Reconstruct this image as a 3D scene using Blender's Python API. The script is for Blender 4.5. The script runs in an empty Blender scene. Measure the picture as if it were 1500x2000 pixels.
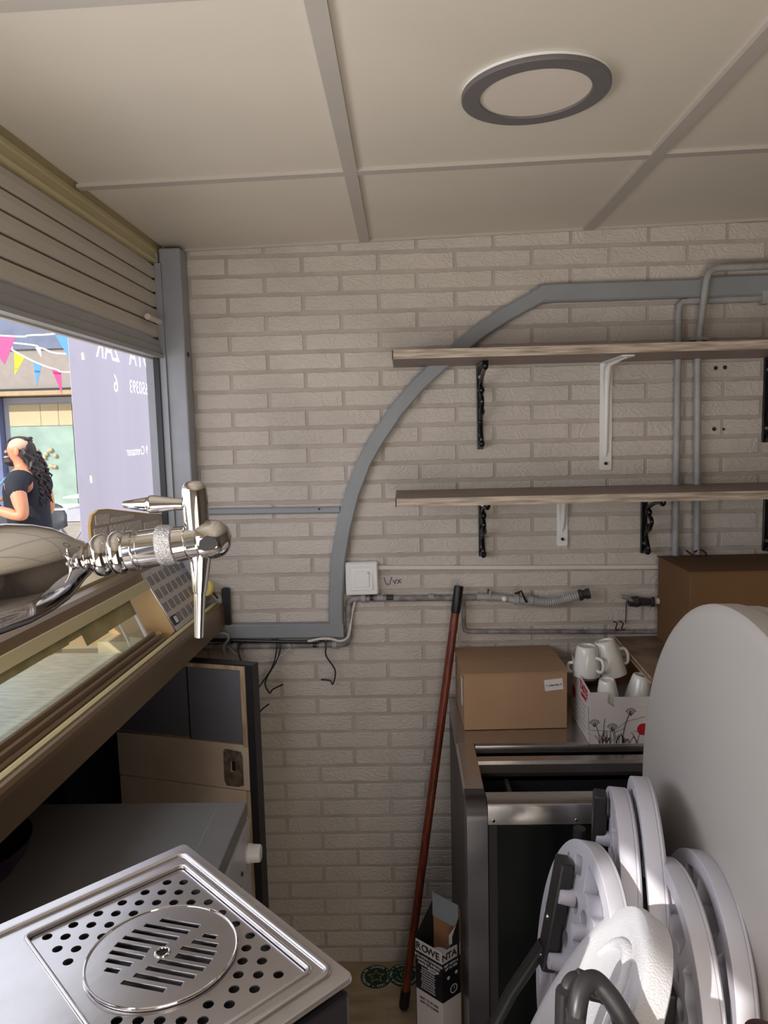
import bpy, bmesh, math, random
from mathutils import Vector, Matrix, Euler
random.seed(7)
PI = math.pi
S = bpy.context.scene
COL = S.collection

# ------------------------------------------------------------------ camera
cam_d = bpy.data.cameras.new('camera'); cam = bpy.data.objects.new('camera', cam_d); COL.objects.link(cam)
S.camera = cam
cam_d.sensor_fit = 'VERTICAL'; cam_d.sensor_height = 24.0; cam_d.lens = 24.0 * 1450.0 / 2000.0
cam_d.clip_start = 0.02; cam_d.clip_end = 200
_p, _y, _r = math.radians(6.34), math.radians(-1.6), math.radians(-1.4)
_f = Vector((math.sin(_y) * math.cos(_p), math.cos(_y) * math.cos(_p), -math.sin(_p)))
_rt = Vector((math.cos(_y), -math.sin(_y), 0)); _u = _rt.cross(_f)
_r2 = math.cos(_r) * _rt + math.sin(_r) * _u; _u2 = -math.sin(_r) * _rt + math.cos(_r) * _u
_m = Matrix((_r2, _u2, -_f)).transposed().to_4x4(); _m.translation = Vector((0, 0, 1.54))
cam.matrix_world = _m

# ------------------------------------------------------------------ world, sun, added fill lamps, exposure
W = bpy.data.worlds.new('sky'); S.world = W; W.use_nodes = True
W.node_tree.nodes['Background'].inputs['Color'].default_value = (0.86, 0.91, 1.0, 1)
W.node_tree.nodes['Background'].inputs['Strength'].default_value = 1.25
def light(name, kind, loc, direction, energy, color, size=None, size_y=None, angle=None):
    d = bpy.data.lights.new(name, kind); o = bpy.data.objects.new(name, d); COL.objects.link(o)
    o.location = loc; o.rotation_euler = Vector(direction).to_track_quat('-Z', 'Y').to_euler()
    d.energy = energy; d.color = color
    if kind == 'AREA': d.shape = 'RECTANGLE'; d.size = size; d.size_y = size_y
    if angle: d.angle = angle
    return o
light('sun', 'SUN', (-3, -3, 5), (1.0, 1.3, -0.846), 3.5, (1.0, 0.95, 0.88), angle=0.01)
light('added_rear_fill', 'AREA', (0.05, -0.80, 0.95), (-0.22, 1.0, 0.42), 23.0, (1.0, 0.92, 0.80), 1.3, 1.6)  # fill lamp added before the closed rear leaves; light from behind is assumed
light('added_hatch_fill', 'AREA', (-0.70, 0.55, 1.5), (1.0, 0.7, 0.3), 4.5, (0.93, 0.94, 1.0), 0.9, 0.45)  # area lamp added just outside the open hatch to boost its daylight
S.view_settings.view_transform = 'Standard'; S.view_settings.look = 'None'
S.view_settings.exposure = 0.42; S.view_settings.gamma = 1.0; S.view_settings.use_curve_mapping = False

# ------------------------------------------------------------------ materials
def srgb(c):
    return tuple(((v / 255) / 12.92 if v / 255 <= 0.04045 else ((v / 255 + 0.055) / 1.055) ** 2.4) for v in c)
def mat(name, col, rough=0.6, metal=0.0, var=0.06, scale=8.0, bump=0.0, bscale=60.0, stretch=None, col2=None,
        trans=0.0, alpha=1.0, coat=0.0, emit=0.0, ior=1.45, spec=0.5):
    m = bpy.data.materials.new(name); m.use_nodes = True; nt = m.node_tree; N = nt.nodes; L = nt.links
    b = N['Principled BSDF']; c = srgb(col)
    b.inputs['Roughness'].default_value = rough; b.inputs['Metallic'].default_value = metal
    b.inputs['Specular IOR Level'].default_value = spec; b.inputs['IOR'].default_value = ior
    if trans: b.inputs['Transmission Weight'].default_value = trans
    if alpha < 1: b.inputs['Alpha'].default_value = alpha
    if coat: b.inputs['Coat Weight'].default_value = coat; b.inputs['Coat Roughness'].default_value = 0.15
    tc = N.new('ShaderNodeTexCoord'); mp = N.new('ShaderNodeMapping'); L.new(tc.outputs['Object'], mp.inputs['Vector'])
    if stretch: mp.inputs['Scale'].default_value = stretch
    nz = N.new('ShaderNodeTexNoise'); nz.inputs['Scale'].default_value = scale; nz.inputs['Detail'].default_value = 6
    L.new(mp.outputs['Vector'], nz.inputs['Vector'])
    cr = N.new('ShaderNodeValToRGB'); L.new(nz.outputs['Fac'], cr.inputs['Fac'])
    c2 = srgb(col2) if col2 else tuple(max(0, v * (1 - 2 * var)) for v in c)
    cc = c if col2 else tuple(min(1, v * (1 + var)) for v in c)
    cr.color_ramp.elements[0].position = 0.35; cr.color_ramp.elements[1].position = 0.65
    cr.color_ramp.elements[0].color = (*c2, 1); cr.color_ramp.elements[1].color = (*cc, 1)
    L.new(cr.outputs['Color'], b.inputs['Base Color'])
    if emit:
        L.new(cr.outputs['Color'], b.inputs['Emission Color']); b.inputs['Emission Strength'].default_value = emit
    if bump:
        n2 = N.new('ShaderNodeTexNoise'); n2.inputs['Scale'].default_value = bscale; n2.inputs['Detail'].default_value = 5
        L.new(mp.outputs['Vector'], n2.inputs['Vector'])
        bp = N.new('ShaderNodeBump'); bp.inputs['Strength'].default_value = bump; bp.inputs['Distance'].default_value = 0.002
        L.new(n2.outputs['Fac'], bp.inputs['Height']); L.new(bp.outputs['Normal'], b.inputs['Normal'])
    return m
M = {}
def brick_mat():
    m = mat('brick_paper', (196, 187, 178), 0.75, var=0.05, scale=5)
    nt = m.node_tree; N = nt.nodes; L = nt.links; b = N['Principled BSDF']
    g = N.new('ShaderNodeNewGeometry'); mp = N.new('ShaderNodeMapping'); mp.inputs['Scale'].default_value = (1, 1, 2.4)
    L.new(g.outputs['Position'], mp.inputs['Vector'])
    w = N.new('ShaderNodeTexWave'); w.wave_type = 'BANDS'; w.inputs['Scale'].default_value = 10; w.inputs['Distortion'].default_value = 22
    w.inputs['Detail'].default_value = 4; w.inputs['Detail Scale'].default_value = 1.6
    L.new(mp.outputs['Vector'], w.inputs['Vector'])
    bp = N.new('ShaderNodeBump'); bp.inputs['Strength'].default_value = 0.5; bp.inputs['Distance'].default_value = 0.0022
    L.new(w.outputs['Fac'], bp.inputs['Height']); L.new(bp.outputs['Normal'], b.inputs['Normal'])
    for n in N:
        if n.type == 'MAPPING' and n is not mp:
            L.new(g.outputs['Position'], n.inputs['Vector'])
    return m
M['brick'] = brick_mat()
M['mortar'] = mat('mortar_paper', (176, 166, 158), 0.85, bump=0.5, bscale=300)
M['tile'] = mat('ceiling_panel', (214, 205, 192), 0.42, var=0.02, scale=3, bump=0.06, bscale=200)
M['tbar'] = mat('ceiling_grid_metal', (182, 174, 166), 0.5, var=0.02)
M['greymetal'] = mat('grey_painted_metal', (150, 152, 160), 0.38, var=0.05, scale=10, bump=0.05)
M['trunkgrey'] = mat('grey_trunking_paint', (140, 143, 146), 0.45, var=0.04, scale=7)
M['pipe'] = mat('grey_painted_pipe', (158, 156, 156), 0.45, var=0.08, scale=20)
M['pipedirty'] = mat('grey_pipe_old_paint', (150, 144, 142), 0.55, scale=40, col2=(104, 98, 98))
M['white'] = mat('white_plastic', (226, 224, 222), 0.35, var=0.02)
M['whitewarm'] = mat('ivory_plastic', (208, 200, 192), 0.45, var=0.02)
M['shut'] = mat('shutter_grey', (196, 188, 176), 0.45, var=0.03, scale=3, stretch=(1, 0.2, 4))
M['shut2'] = mat('shutter_bar_grey', (160, 160, 160), 0.4, var=0.03, scale=3)
M['olive'] = mat('aged_cream_metal', (196, 182, 140), 0.45, var=0.1, scale=4, stretch=(1, .15, 2))
M['bronze'] = mat('bronze_brown_metal', (126, 104, 78), 0.32, metal=0.35, var=0.10, scale=6, stretch=(1, .1, 1))
M['beige'] = mat('beige_panel', (196, 160, 112), 0.5, var=0.04)
M['tape'] = mat('old_masking_tape', (182, 172, 124), 0.7, scale=18, col2=(156, 148, 100), alpha=0.93)
M['steel'] = mat('brushed_steel', (196, 192, 190), 0.27, metal=0.95, var=0.05, scale=30, stretch=(1, 8, 1), bump=0.05, bscale=80)
M['steeldark'] = mat('dimmed_steel', (96, 94, 98), 0.3, metal=0.9, var=0.08, scale=12, bump=0.05, bscale=80)  # steel copy darkened in colour to dim the reflection on the cooler post
M['steelbright'] = mat('tray_steel', (206, 202, 204), 0.24, metal=0.92, var=0.06, scale=9, bump=0.08, bscale=30)
M['steelscratch'] = mat('scratched_steel', (196, 206, 200), 0.4, metal=0.45, var=0.12, scale=30, stretch=(1, 6, 1), bump=0.25, bscale=60)
M['chrome'] = mat('chrome', (214, 212, 210), 0.07, metal=1.0, var=0.01)
M['knurl'] = mat('knurled_chrome', (196, 194, 192), 0.25, metal=1.0, var=0.1, scale=300, bump=0.8, bscale=900)
M['brass'] = mat('worn_brass', (186, 160, 120), 0.25, metal=1.0, var=0.06)
M['black'] = mat('black_plastic', (22, 21, 24), 0.4, var=0.1)
M['blackmetal'] = mat('black_cast_metal', (16, 16, 20), 0.25, var=0.1)
M['darkgrey'] = mat('charcoal_painted_steel', (46, 44, 46), 0.38, var=0.05)
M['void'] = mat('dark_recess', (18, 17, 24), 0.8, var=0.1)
M['navy'] = mat('under_case_shade', (22, 22, 42), 0.6, var=0.1)  # dark colour stands in for the shade under the display case
M['teal'] = mat('dark_green_enamel', (4, 13, 14), 0.25, var=0.2)
M['glass'] = mat('clear_glass', (226, 240, 232), 0.03, trans=0.0, alpha=0.16, var=0.0, spec=0.7)
M['dglass'] = mat('smoked_glass', (112, 112, 120), 0.22, var=0.04, scale=3)
M['lid'] = mat('black_glass_lid', (12, 12, 16), 0.08, var=0.1)
M['wood'] = mat('pale_wood_edge', (202, 180, 150), 0.55, scale=14, col2=(168, 142, 112), stretch=(4, 4, .6))
M['doorpanel'] = mat('stained_cream_panel', (226, 212, 192), 0.55, scale=6, col2=(208, 184, 164))
M['rust'] = mat('rusted_plate', (120, 108, 92), 0.8, scale=60, col2=(80, 70, 60), bump=0.8, bscale=150)
M['grey_appl'] = mat('white_enamel', (176, 174, 178), 0.3, var=0.02)
M['grey_top'] = mat('darkened_appliance_top', (112, 110, 111), 0.35, var=0.03)  # grey darkened to stand in for the dark case reflected in the top
M['card'] = mat('brown_cardboard', (162, 130, 100), 0.8, var=0.05, scale=5, bump=0.1, bscale=60)
M['card2'] = mat('dark_brown_cardboard', (108, 78, 48), 0.8, var=0.06, scale=4)
M['cardin'] = mat('cardboard_inside', (150, 108, 78), 0.85, var=0.06)
M['paper'] = mat('white_paper', (214, 208, 204), 0.7, var=0.03)
M['printw'] = mat('white_printed_card', (206, 198, 196), 0.6, var=0.03)
M['printk'] = mat('black_printed_card', (26, 24, 32), 0.5, var=0.1)
M['ink'] = mat('dark_ink', (44, 40, 44), 0.7, var=0.05)
M['inkred'] = mat('red_ink', (176, 26, 36), 0.5, var=0.05)
M['inkw'] = mat('white_ink', (206, 202, 206), 0.6, var=0.02)
M['inkpurple'] = mat('purple_pen', (96, 70, 110), 0.7, var=0.05)
M['ceramic'] = mat('white_ceramic', (222, 220, 214), 0.15, var=0.01, coat=0.3)
M['shelfdark'] = mat('grey_oak_laminate', (150, 132, 122), 0.5, scale=22, col2=(124, 108, 100), stretch=(.5, 6, 6))
M['shelfedge'] = mat('pale_oak_edge_band', (196, 180, 164), 0.55, scale=30, col2=(136, 120, 106), stretch=(.35, 6, 5))
M['marble'] = mat('mottled_brown_laminate', (146, 122, 104), 0.45, scale=14, col2=(104, 84, 72))
M['broom'] = mat('varnished_red_wood', (128, 62, 40), 0.35, scale=20, col2=(92, 42, 30), stretch=(6, 6, .5))
M['floor'] = mat('tan_floor_tile', (184, 164, 138), 0.5, scale=6, col2=(158, 138, 112), stretch=(1, 3, 1), bump=.1)
M['green'] = mat('dark_green_print', (22, 58, 44), 0.6, var=0.08)
M['gold'] = mat('gold_print', (196, 156, 84), 0.5, var=0.05)
M['table'] = mat('white_table_plastic', (184, 179, 175), 0.42, var=0.015, scale=3, bump=0.03, bscale=120)
M['seat'] = mat('white_stool_plastic', (200, 198, 208), 0.38, var=0.015)
M['seattop'] = mat('textured_white_plastic', (222, 221, 226), 0.45, var=0.02, bump=0.6, bscale=380)
M['yellow'] = mat('yellow_plastic', (226, 202, 120), 0.5, var=0.04)
M['purple'] = mat('dark_purple_plastic', (40, 26, 52), 0.25, var=0.1)
M['redbrown'] = mat('dark_red_brown', (62, 30, 26), 0.5, var=0.1)
M['banner'] = mat('lavender_banner_cloth', (212, 208, 222), 0.7, var=0.03, scale=2, stretch=(1, 4, .2))
def translucent(m, col, k):
    nt = m.node_tree; b = nt.nodes['Principled BSDF']; out = [n for n in nt.nodes if n.type == 'OUTPUT_MATERIAL'][0]
    t = nt.nodes.new('ShaderNodeBsdfTranslucent'); t.inputs['Color'].default_value = (*srgb(col), 1); mx = nt.nodes.new('ShaderNodeMixShader'); mx.inputs[0].default_value = k
    nt.links.new(b.outputs[0], mx.inputs[1]); nt.links.new(t.outputs[0], mx.inputs[2]); nt.links.new(mx.outputs[0], out.inputs['Surface'])
translucent(M['banner'], (226, 222, 232), 0.45)
M['bannertext'] = mat('pale_banner_print', (244, 240, 246), 0.7, var=0.01)
translucent(M['bannertext'], (250, 246, 250), 0.75)
M['facade'] = mat('beige_facade', (150, 141, 134), 0.8, var=0.03)
M['fascia'] = mat('blue_grey_canopy', (108, 116, 138), 0.7, var=0.06, scale=3)
M['cream'] = mat('cream_panel', (192, 174, 140), 0.6, var=0.02)
M['mint'] = mat('pale_green_shop_glass', (150, 172, 160), 0.3, var=0.08, scale=3)
M['frame'] = mat('white_window_frame', (172, 172, 182), 0.5, var=0.02)
M['lav'] = mat('lavender_wall', (104, 112, 150), 0.7, var=0.05)
M['ochre'] = mat('ochre_awning_rail', (170, 146, 112), 0.6, var=0.05)
M['pink'] = mat('pink_pennant', (220, 70, 130), 0.6, var=0.03)
M['yel'] = mat('yellow_pennant', (248, 226, 20), 0.6, var=0.03)
M['blue'] = mat('blue_pennant', (84, 146, 224), 0.6, var=0.03)
M['paving'] = mat('pale_paving', (170, 160, 148), 0.8, var=0.06, scale=2)
M['skin'] = mat('skin', (212, 146, 112), 0.5, var=0.05)
M['skinlight'] = mat('shaved_skin', (214, 176, 150), 0.55, var=0.05)
M['hair'] = mat('dark_brown_hair', (52, 38, 36), 0.5, scale=40, col2=(30, 22, 24), bump=.8, bscale=60)
M['shirt'] = mat('black_cotton', (34, 36, 46), 0.8, var=0.1)
M['jeans'] = mat('dark_trousers', (30, 32, 48), 0.8, var=0.1)
M['legwood'] = mat('beech_leg', (190, 146, 92), 0.5, var=0.08)
M['shell'] = mat('charcoal_chair_shell', (60, 64, 72), 0.4, var=0.05)
M['diff'] = mat('lamp_diffuser', (214, 204, 192), 0.5, var=0.01)
M['ring'] = mat('grey_lamp_ring', (106, 102, 102), 0.45, var=0.03)
M['lblue'] = mat('light_blue_cord', (110, 180, 210), 0.6, var=0.03)

# ------------------------------------------------------------------ helpers
class MB:
    def __init__(s): s.v = []; s.f = []
    def add(s, vs, fs):
        n = len(s.v); s.v += [tuple(v) for v in vs]; s.f += [tuple(i + n for i in f) for f in fs]; return s
    def box(s, x0, x1, y0, y1, z0, z1, mtx=None):
        vs = [Vector((x, y, z)) for z in (z0, z1) for y in (y0, y1) for x in (x0, x1)]
        if mtx: vs = [mtx @ v for v in vs]
        return s.add(vs, [(0, 2, 3, 1), (4, 5, 7, 6), (0, 1, 5, 4), (2, 6, 7, 3), (0, 4, 6, 2), (1, 3, 7, 5)])
    def prism(s, poly, a, b, fn):
        """poly = 2D points; fn(u, v, w) -> world; extruded from w=a to w=b"""
        n = len(poly); vs = [fn(u, v, a) for u, v in poly] + [fn(u, v, b) for u, v in poly]
        fs = [tuple(range(n))[::-1], tuple(range(n, 2 * n))] + [(i, (i + 1) % n, n + (i + 1) % n, n + i) for i in range(n)]
        return s.add(vs, fs)
    def tube(s, path, r, n=10, closed=False, flat=None):
        P = [Vector(p) for p in path]; rr = r if isinstance(r, (list, tuple)) else [r] * len(P)
        rings = []; up = None; m = len(P)
        for i, p in enumerate(P):
            a = P[i - 1] if (i or closed) else P[0]; c = P[(i + 1) % m] if (i < m - 1 or closed) else P[-1]
            t = (c - a).normalized()
            if up is None:
                up = Vector((0, 0, 1)) if abs(t.z) < 0.9 else Vector((1, 0, 0))
            x = t.cross(up).normalized(); up = x.cross(t).normalized()
            k = flat or 1.0
            rings.append([p + rr[i] * (math.cos(2 * PI * j / n) * x + k * math.sin(2 * PI * j / n) * up) for j in range(n)])
        vs = [v for g in rings for v in g]; fs = []
        for i in range(m if closed else m - 1):
            for j in range(n):
                a = i * n + j; b = i * n + (j + 1) % n; i2 = (i + 1) % m
                fs.append((a, b, i2 * n + (j + 1) % n, i2 * n + j))
        if not closed: fs += [tuple(range(n))[::-1], tuple(range((m - 1) * n, m * n))]
        return s.add(vs, fs)
    def lathe(s, prof, p0, p1, n=32):
        """prof = [(t along p0->p1 in metres, radius)]"""
        p0 = Vector(p0); ax = (Vector(p1) - p0).normalized()
        x = ax.orthogonal().normalized(); y = ax.cross(x)
        vs = []; fs = []
        for t, r in prof:
            for j in range(n):
                a = 2 * PI * j / n; vs.append(p0 + ax * t + r * (math.cos(a) * x + math.sin(a) * y))
        m = len(prof)
        for i in range(m - 1):
            for j in range(n):
                fs.append((i * n + j, i * n + (j + 1) % n, (i + 1) * n + (j + 1) % n, (i + 1) * n + j))
        fs += [tuple(range(n))[::-1], tuple(range((m - 1) * n, m * n))]
        return s.add(vs, fs)
    def sphere(s, c, r, sx=1, sy=1, sz=1, n=16):
        c = Vector(c); vs = []; fs = []; m = n // 2
        for i in range(m + 1):
            th = PI * i / m
            for j in range(n):
                ph = 2 * PI * j / n
                vs.append(c + Vector((sx * r * math.sin(th) * math.cos(ph), sy * r * math.sin(th) * math.sin(ph), sz * r * math.cos(th))))
        for i in range(m):
            for j in range(n): fs.append((i * n + j, (i + 1) * n + j, (i + 1) * n + (j + 1) % n, i * n + (j + 1) % n))
        return s.add(vs, fs)
    def mesh(s, name, m, smooth=False):
        me = bpy.data.meshes.new(name); me.from_pydata(s.v, [], s.f)
        bm = bmesh.new(); bm.from_mesh(me); bmesh.ops.remove_doubles(bm, verts=bm.verts, dist=1e-6)
        bmesh.ops.recalc_face_normals(bm, faces=bm.faces); bm.to_mesh(me); bm.free()
        if m: me.materials.append(M[m] if isinstance(m, str) else m)
        if smooth:
            me.polygons.foreach_set('use_smooth', [True] * len(me.polygons))
            try: me.set_sharp_from_angle(angle=math.radians(38))
            except Exception: pass
        return me
    def build(s, name, m, parent=None, smooth=False, bevel=0, seg=2):
        return link(name, s.mesh(name, m, smooth), parent, bevel, seg)
def link(name, me, parent=None, bevel=0, seg=2):
    o = bpy.data.objects.new(name, me); COL.objects.link(o)
    if parent is not None: attach(o, parent)
    if bevel:
        b = o.modifiers.new('bevel', 'BEVEL'); b.width = bevel; b.segments = seg; b.limit_method = 'ANGLE'; b.angle_limit = math.radians(40)
        b.harden_normals = False
    return o
WM = {}
def wm(o):
    return WM.get(o.name, Matrix.Identity(4))
def attach(o, parent):
    o.parent = parent; o.matrix_parent_inverse = wm(parent).inverted()
def thing(name, label, cat, loc=(0, 0, 0), group=None):
    o = bpy.data.objects.new(name, None); COL.objects.link(o); o.location = loc
    o.empty_display_size = 0.05; WM[o.name] = Matrix.Translation(loc)
    return tag(o, label, cat, group)
def tag(o, label, cat, group=None):
    o['label'] = label; o['category'] = cat
    if group: o['group'] = group
    return o
def struct(o): o['kind'] = 'structure'; return o
def box(name, x0, x1, y0, y1, z0, z1, m, parent=None, bevel=0, mtx=None):
    return MB().box(x0, x1, y0, y1, z0, z1, mtx).build(name, m, parent, bevel=bevel)
def curve_mesh(splines, extrude, bevel=0.0, res=2, name='plate'):
    """filled 2D outline with holes -> mesh; extruded along local z"""
    cu = bpy.data.curves.new(name, 'CURVE'); cu.dimensions = '2D'; cu.fill_mode = 'BOTH'
    cu.extrude = extrude; cu.bevel_depth = bevel; cu.bevel_resolution = res
    for pts in splines:
        sp = cu.splines.new('POLY'); sp.points.add(len(pts) - 1); sp.use_cyclic_u = True
        for i, (x, y) in enumerate(pts): sp.points[i].co = (x, y, 0, 1)
    o = bpy.data.objects.new(name, cu); COL.objects.link(o); bpy.context.view_layer.update()
    dg = bpy.context.evaluated_depsgraph_get(); me = bpy.data.meshes.new_from_object(o.evaluated_get(dg))
    bpy.data.objects.remove(o); bpy.data.curves.remove(cu); me.name = name
    return me
def plate(name, splines, extrude, mtx, m, parent=None, bevel=0.0):
    me = curve_mesh(splines, extrude, bevel); me.materials.clear(); me.materials.append(M[m]); me.transform(mtx)
    return link(name, me, parent)
def text_mesh(s, size, extrude=0.0003, align='CENTER', bold=0.0):
    cu = bpy.data.curves.new('lettering', 'FONT'); cu.body = s; cu.size = size; cu.extrude = extrude; cu.align_x = align; cu.align_y = 'CENTER'
    cu.offset = bold; cu.resolution_u = 3
    o = bpy.data.objects.new('lettering', cu); COL.objects.link(o); bpy.context.view_layer.update()
    dg = bpy.context.evaluated_depsgraph_get(); me = bpy.data.meshes.new_from_object(o.evaluated_get(dg))
    bpy.data.objects.remove(o); bpy.data.curves.remove(cu); return me
def join_meshes(name, items, m):
    """items = [(mesh, matrix)]"""
    bm = bmesh.new()
    for me, mx in items:
        t = me.copy(); t.transform(mx); bm.from_mesh(t); bpy.data.meshes.remove(t)
    out = bpy.data.meshes.new(name); bm.to_mesh(out); bm.free(); out.materials.clear(); out.materials.append(M[m]); 
    for p in out.polygons: p.material_index = 0
    return out
def frame(origin, xdir, ydir):
    x = Vector(xdir).normalized(); y = Vector(ydir); y = (y - x * y.dot(x)).normalized(); z = x.cross(y)
    m = Matrix((x, y, z)).transposed().to_4x4(); m.translation = Vector(origin); return m
def circ(cx, cy, r, n=32, ry=None):
    ry = ry or r; return [(cx + r * math.cos(2 * PI * i / n), cy + ry * math.sin(2 * PI * i / n)) for i in range(n)]
def rrect(x0, x1, y0, y1, r, n=5):
    out = []
    for cx, cy, a0 in ((x1 - r, y1 - r, 0), (x0 + r, y1 - r, 90), (x0 + r, y0 + r, 180), (x1 - r, y0 + r, 270)):
        for i in range(n + 1):
            a = math.radians(a0 + 90 * i / n); out.append((cx + r * math.cos(a), cy + r * math.sin(a)))
    return out
def smooth_path(P, k=4, closed=False):
    P = [Vector(p) for p in P]; out = []; n = len(P)
    for i in range(n - 1):
        a, b, c, d = P[max(i - 1, 0)], P[i], P[i + 1], P[min(i + 2, n - 1)]
        for j in range(k):
            t = j / k
            out.append(0.5 * ((2 * b) + (-a + c) * t + (2 * a - 5 * b + 4 * c - d) * t * t + (-a + 3 * b - 3 * c + d) * t ** 3))
    out.append(P[-1]); return out
def dup(root, loc, label=None, group=None):
    r = root.copy(); COL.objects.link(r); r.location = loc
    if label: r['label'] = label
    if group: r['group'] = group
    for ch in list(root.children):
        c = ch.copy(); COL.objects.link(c); c.parent = r
        for g in list(ch.children):
            d = g.copy(); COL.objects.link(d); d.parent = c
    return r

# ================================================================== LARGE STRUCTURE
fl = struct(box('floor', -1.1, 1.55, -1.0, 2.1, -0.05, 0.0, 'mortar'))
for iy in range(5):                                       # floor boards / long tiles seen in the gap
    for ix in range(4):
        x0 = -0.92 + ix * 0.6 + (0.25 if iy % 2 else 0); y0 = 1.85 - iy * 0.15
        if x0 + 0.6 > 1.5: continue
        box('floor_tile', x0 + .001, x0 + .599, y0 + .001, min(y0 + .149, 1.999), -0.002, 0.002, 'floor', fl)
# back wall: mortar sheet + proud bricks
wb = struct(box('wall_back', -0.62, 1.5, 2.0, 2.12, 0.0, 2.09, 'mortar'))
box('wall_return', -1.12, -0.62, 2.0, 2.12, 0.0, 1.0, 'navy', wb)
brick_vars = []
for k in range(5):
    def outline(w, h):
        pts = []
        n = 9
        for i in range(n): pts.append((-w / 2 + w * i / (n - 1), -h / 2 + random.uniform(-.0012, .0012)))
        for i in range(n): pts.append((w / 2 - w * i / (n - 1), h / 2 + random.uniform(-.0012, .0012)))
        return pts
    P = outline(.1915, .0405); Q = [(x * .984, y * .93) for x, y in P]; n = len(P)
    mb = MB(); mb.add([(x, 0.0, z) for x, z in P] + [(x, -0.0022, z) for x, z in Q],
                      [tuple(range(n, 2 * n))] + [(i, (i + 1) % n, n + (i + 1) % n, n + i) for i in range(n)])
    brick_vars.append(mb.mesh('brick', 'brick'))
cnt = 0; rest = MB()
for row in range(41):
    zc = 0.05 * row + 0.025; off = 0.145 if row % 2 == 1 else 0.045
    for c in range(-6, 8):
        x = off + 0.2 * c - 0.1
        lo = -0.62
        a, b = max(x - .09575, lo + .003), min(x + .09575, 1.15)
        if b - a < 0.02: continue
        zt = min(zc + .02025, 2.0)
        hid = (x > 0.2 and zc < 0.80) or (x < -0.45 and zc < 1.0) or (x > 1.0) or (x > .75 and zc < 1.1)
        if hid or b - a < 0.18 or zc > 1.99:
            rest.box(a, b, 1.9978, 2.0, zc - .02025, zc + .02025) if not hid and False else None
            me = MB()
            if hid:
                rest.box(a, b, 1.9978, 2.0, zc - .02025, zc + .02025)
            else:
                w, h = b - a, .0405; cx = (a + b) / 2
                o = MB().box(a, b, 1.9978, 2.0, zc - .02025, zc + .02025).build('brick', 'brick', wb, bevel=.0008, seg=1); cnt += 1
            continue
        o = bpy.data.objects.new('brick', brick_vars[random.randrange(5)]); COL.objects.link(o); attach(o, wb)
        o.location = (x, 2.0, zc); cnt += 1
        if random.random() < .5: o.scale = (-1, 1, 1)
ro = rest.build('brick_courses', 'brick', wb); ro['kind'] = 'stuff'
print('bricks', cnt)
M['sidewall'] = mat('low_bounce_wall', (112, 102, 94), 0.8)  # unseen wall, coloured dark so less light bounces on the right
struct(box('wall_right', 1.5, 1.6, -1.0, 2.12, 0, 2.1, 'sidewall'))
# unseen rear wall; leaves added across the assumed doorway keep direct sun out
wr = struct(box('wall_rear', -0.75, -0.70, -1.0, -0.9, 0, 2.1, 'mortar'))
box('door_header', -0.70, 1.6, -1.0, -0.9, 1.985, 2.1, 'mortar', wr)
box('wall_pier', 0.72, 1.6, -1.0, -0.9, 0, 1.985, 'mortar', wr)
box('sun_stop_leaf', -0.70, 0.0, -0.97, -0.93, 0.0, 1.985, 'whitewarm', wr)
box('sun_stop_leaf', 0.005, 0.72, -0.97, -0.93, 0.0, 1.985, 'whitewarm', wr)
# ceiling, rolled very slightly as in the room: z = 2.03 + .02 x
CR = Matrix.Rotation(-math.atan(0.021), 4, 'Y')
CM = Matrix.Translation((0, 0, 2.030)) @ CR
ce = struct(box('ceiling', -0.66, 1.6, -1.0, 2.02, 0.012, 0.05, 'tile', mtx=CM))
gx = [-0.664, -0.089, 0.487, 1.063, 1.6]; gy = [2.0, 1.476, 0.874, 0.274, -0.326, -0.9]
for i in range(len(gx) - 1):
    for j in range(len(gy) - 1):
        if gx[i] < -.6: a = -0.615
        else: a = gx[i] + .0
        box('ceiling_tile', a + .006, gx[i + 1] - .006, gy[j + 1] + .006, gy[j] - .006, 0.004, 0.011, 'tile', ce, mtx=CM)
for x in gx[1:4]: box('grid_bar', x - .013, x + .013, -0.9, 2.0, -0.0035, 0.004, 'tbar', ce, mtx=CM)
for j, y in enumerate(gy[1:5]):
    for i in range(4):
        a = -0.615 if i == 0 else gx[i] + .013
        box('cross_bar', a, gx[i + 1] - .013, y - .0115, y + .0115, -0.0025, 0.004, 'tbar', ce, mtx=CM)
box('edge_angle', -0.615, 1.5, 1.992, 2.0, -0.003, 0.004, 'tbar', ce, mtx=CM)
# round ceiling light
cl = thing('ceiling_light', 'round flush ceiling downlight, unlit, with flat grey ring around a cream disc', 'ceiling light', (0.207, 1.17, 2.03))
CL = Matrix.Translation((0.207, 1.17, 2.0355)) @ CR
plate('ring', [circ(0, 0, .108, 64), circ(0, 0, .083, 64)], .003, CL @ Matrix.Translation((0, 0, -.004)), 'ring', cl, bevel=.0012)
plate('back_plate', [circ(0, 0, .1095, 64)], .002, CL @ Matrix.Translation((0, 0, .0005)), 'white', cl)
plate('diffuser', [circ(0, 0, .0835, 64)], .0015, CL @ Matrix.Translation((0, 0, -.003)), 'diff', cl)

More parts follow.
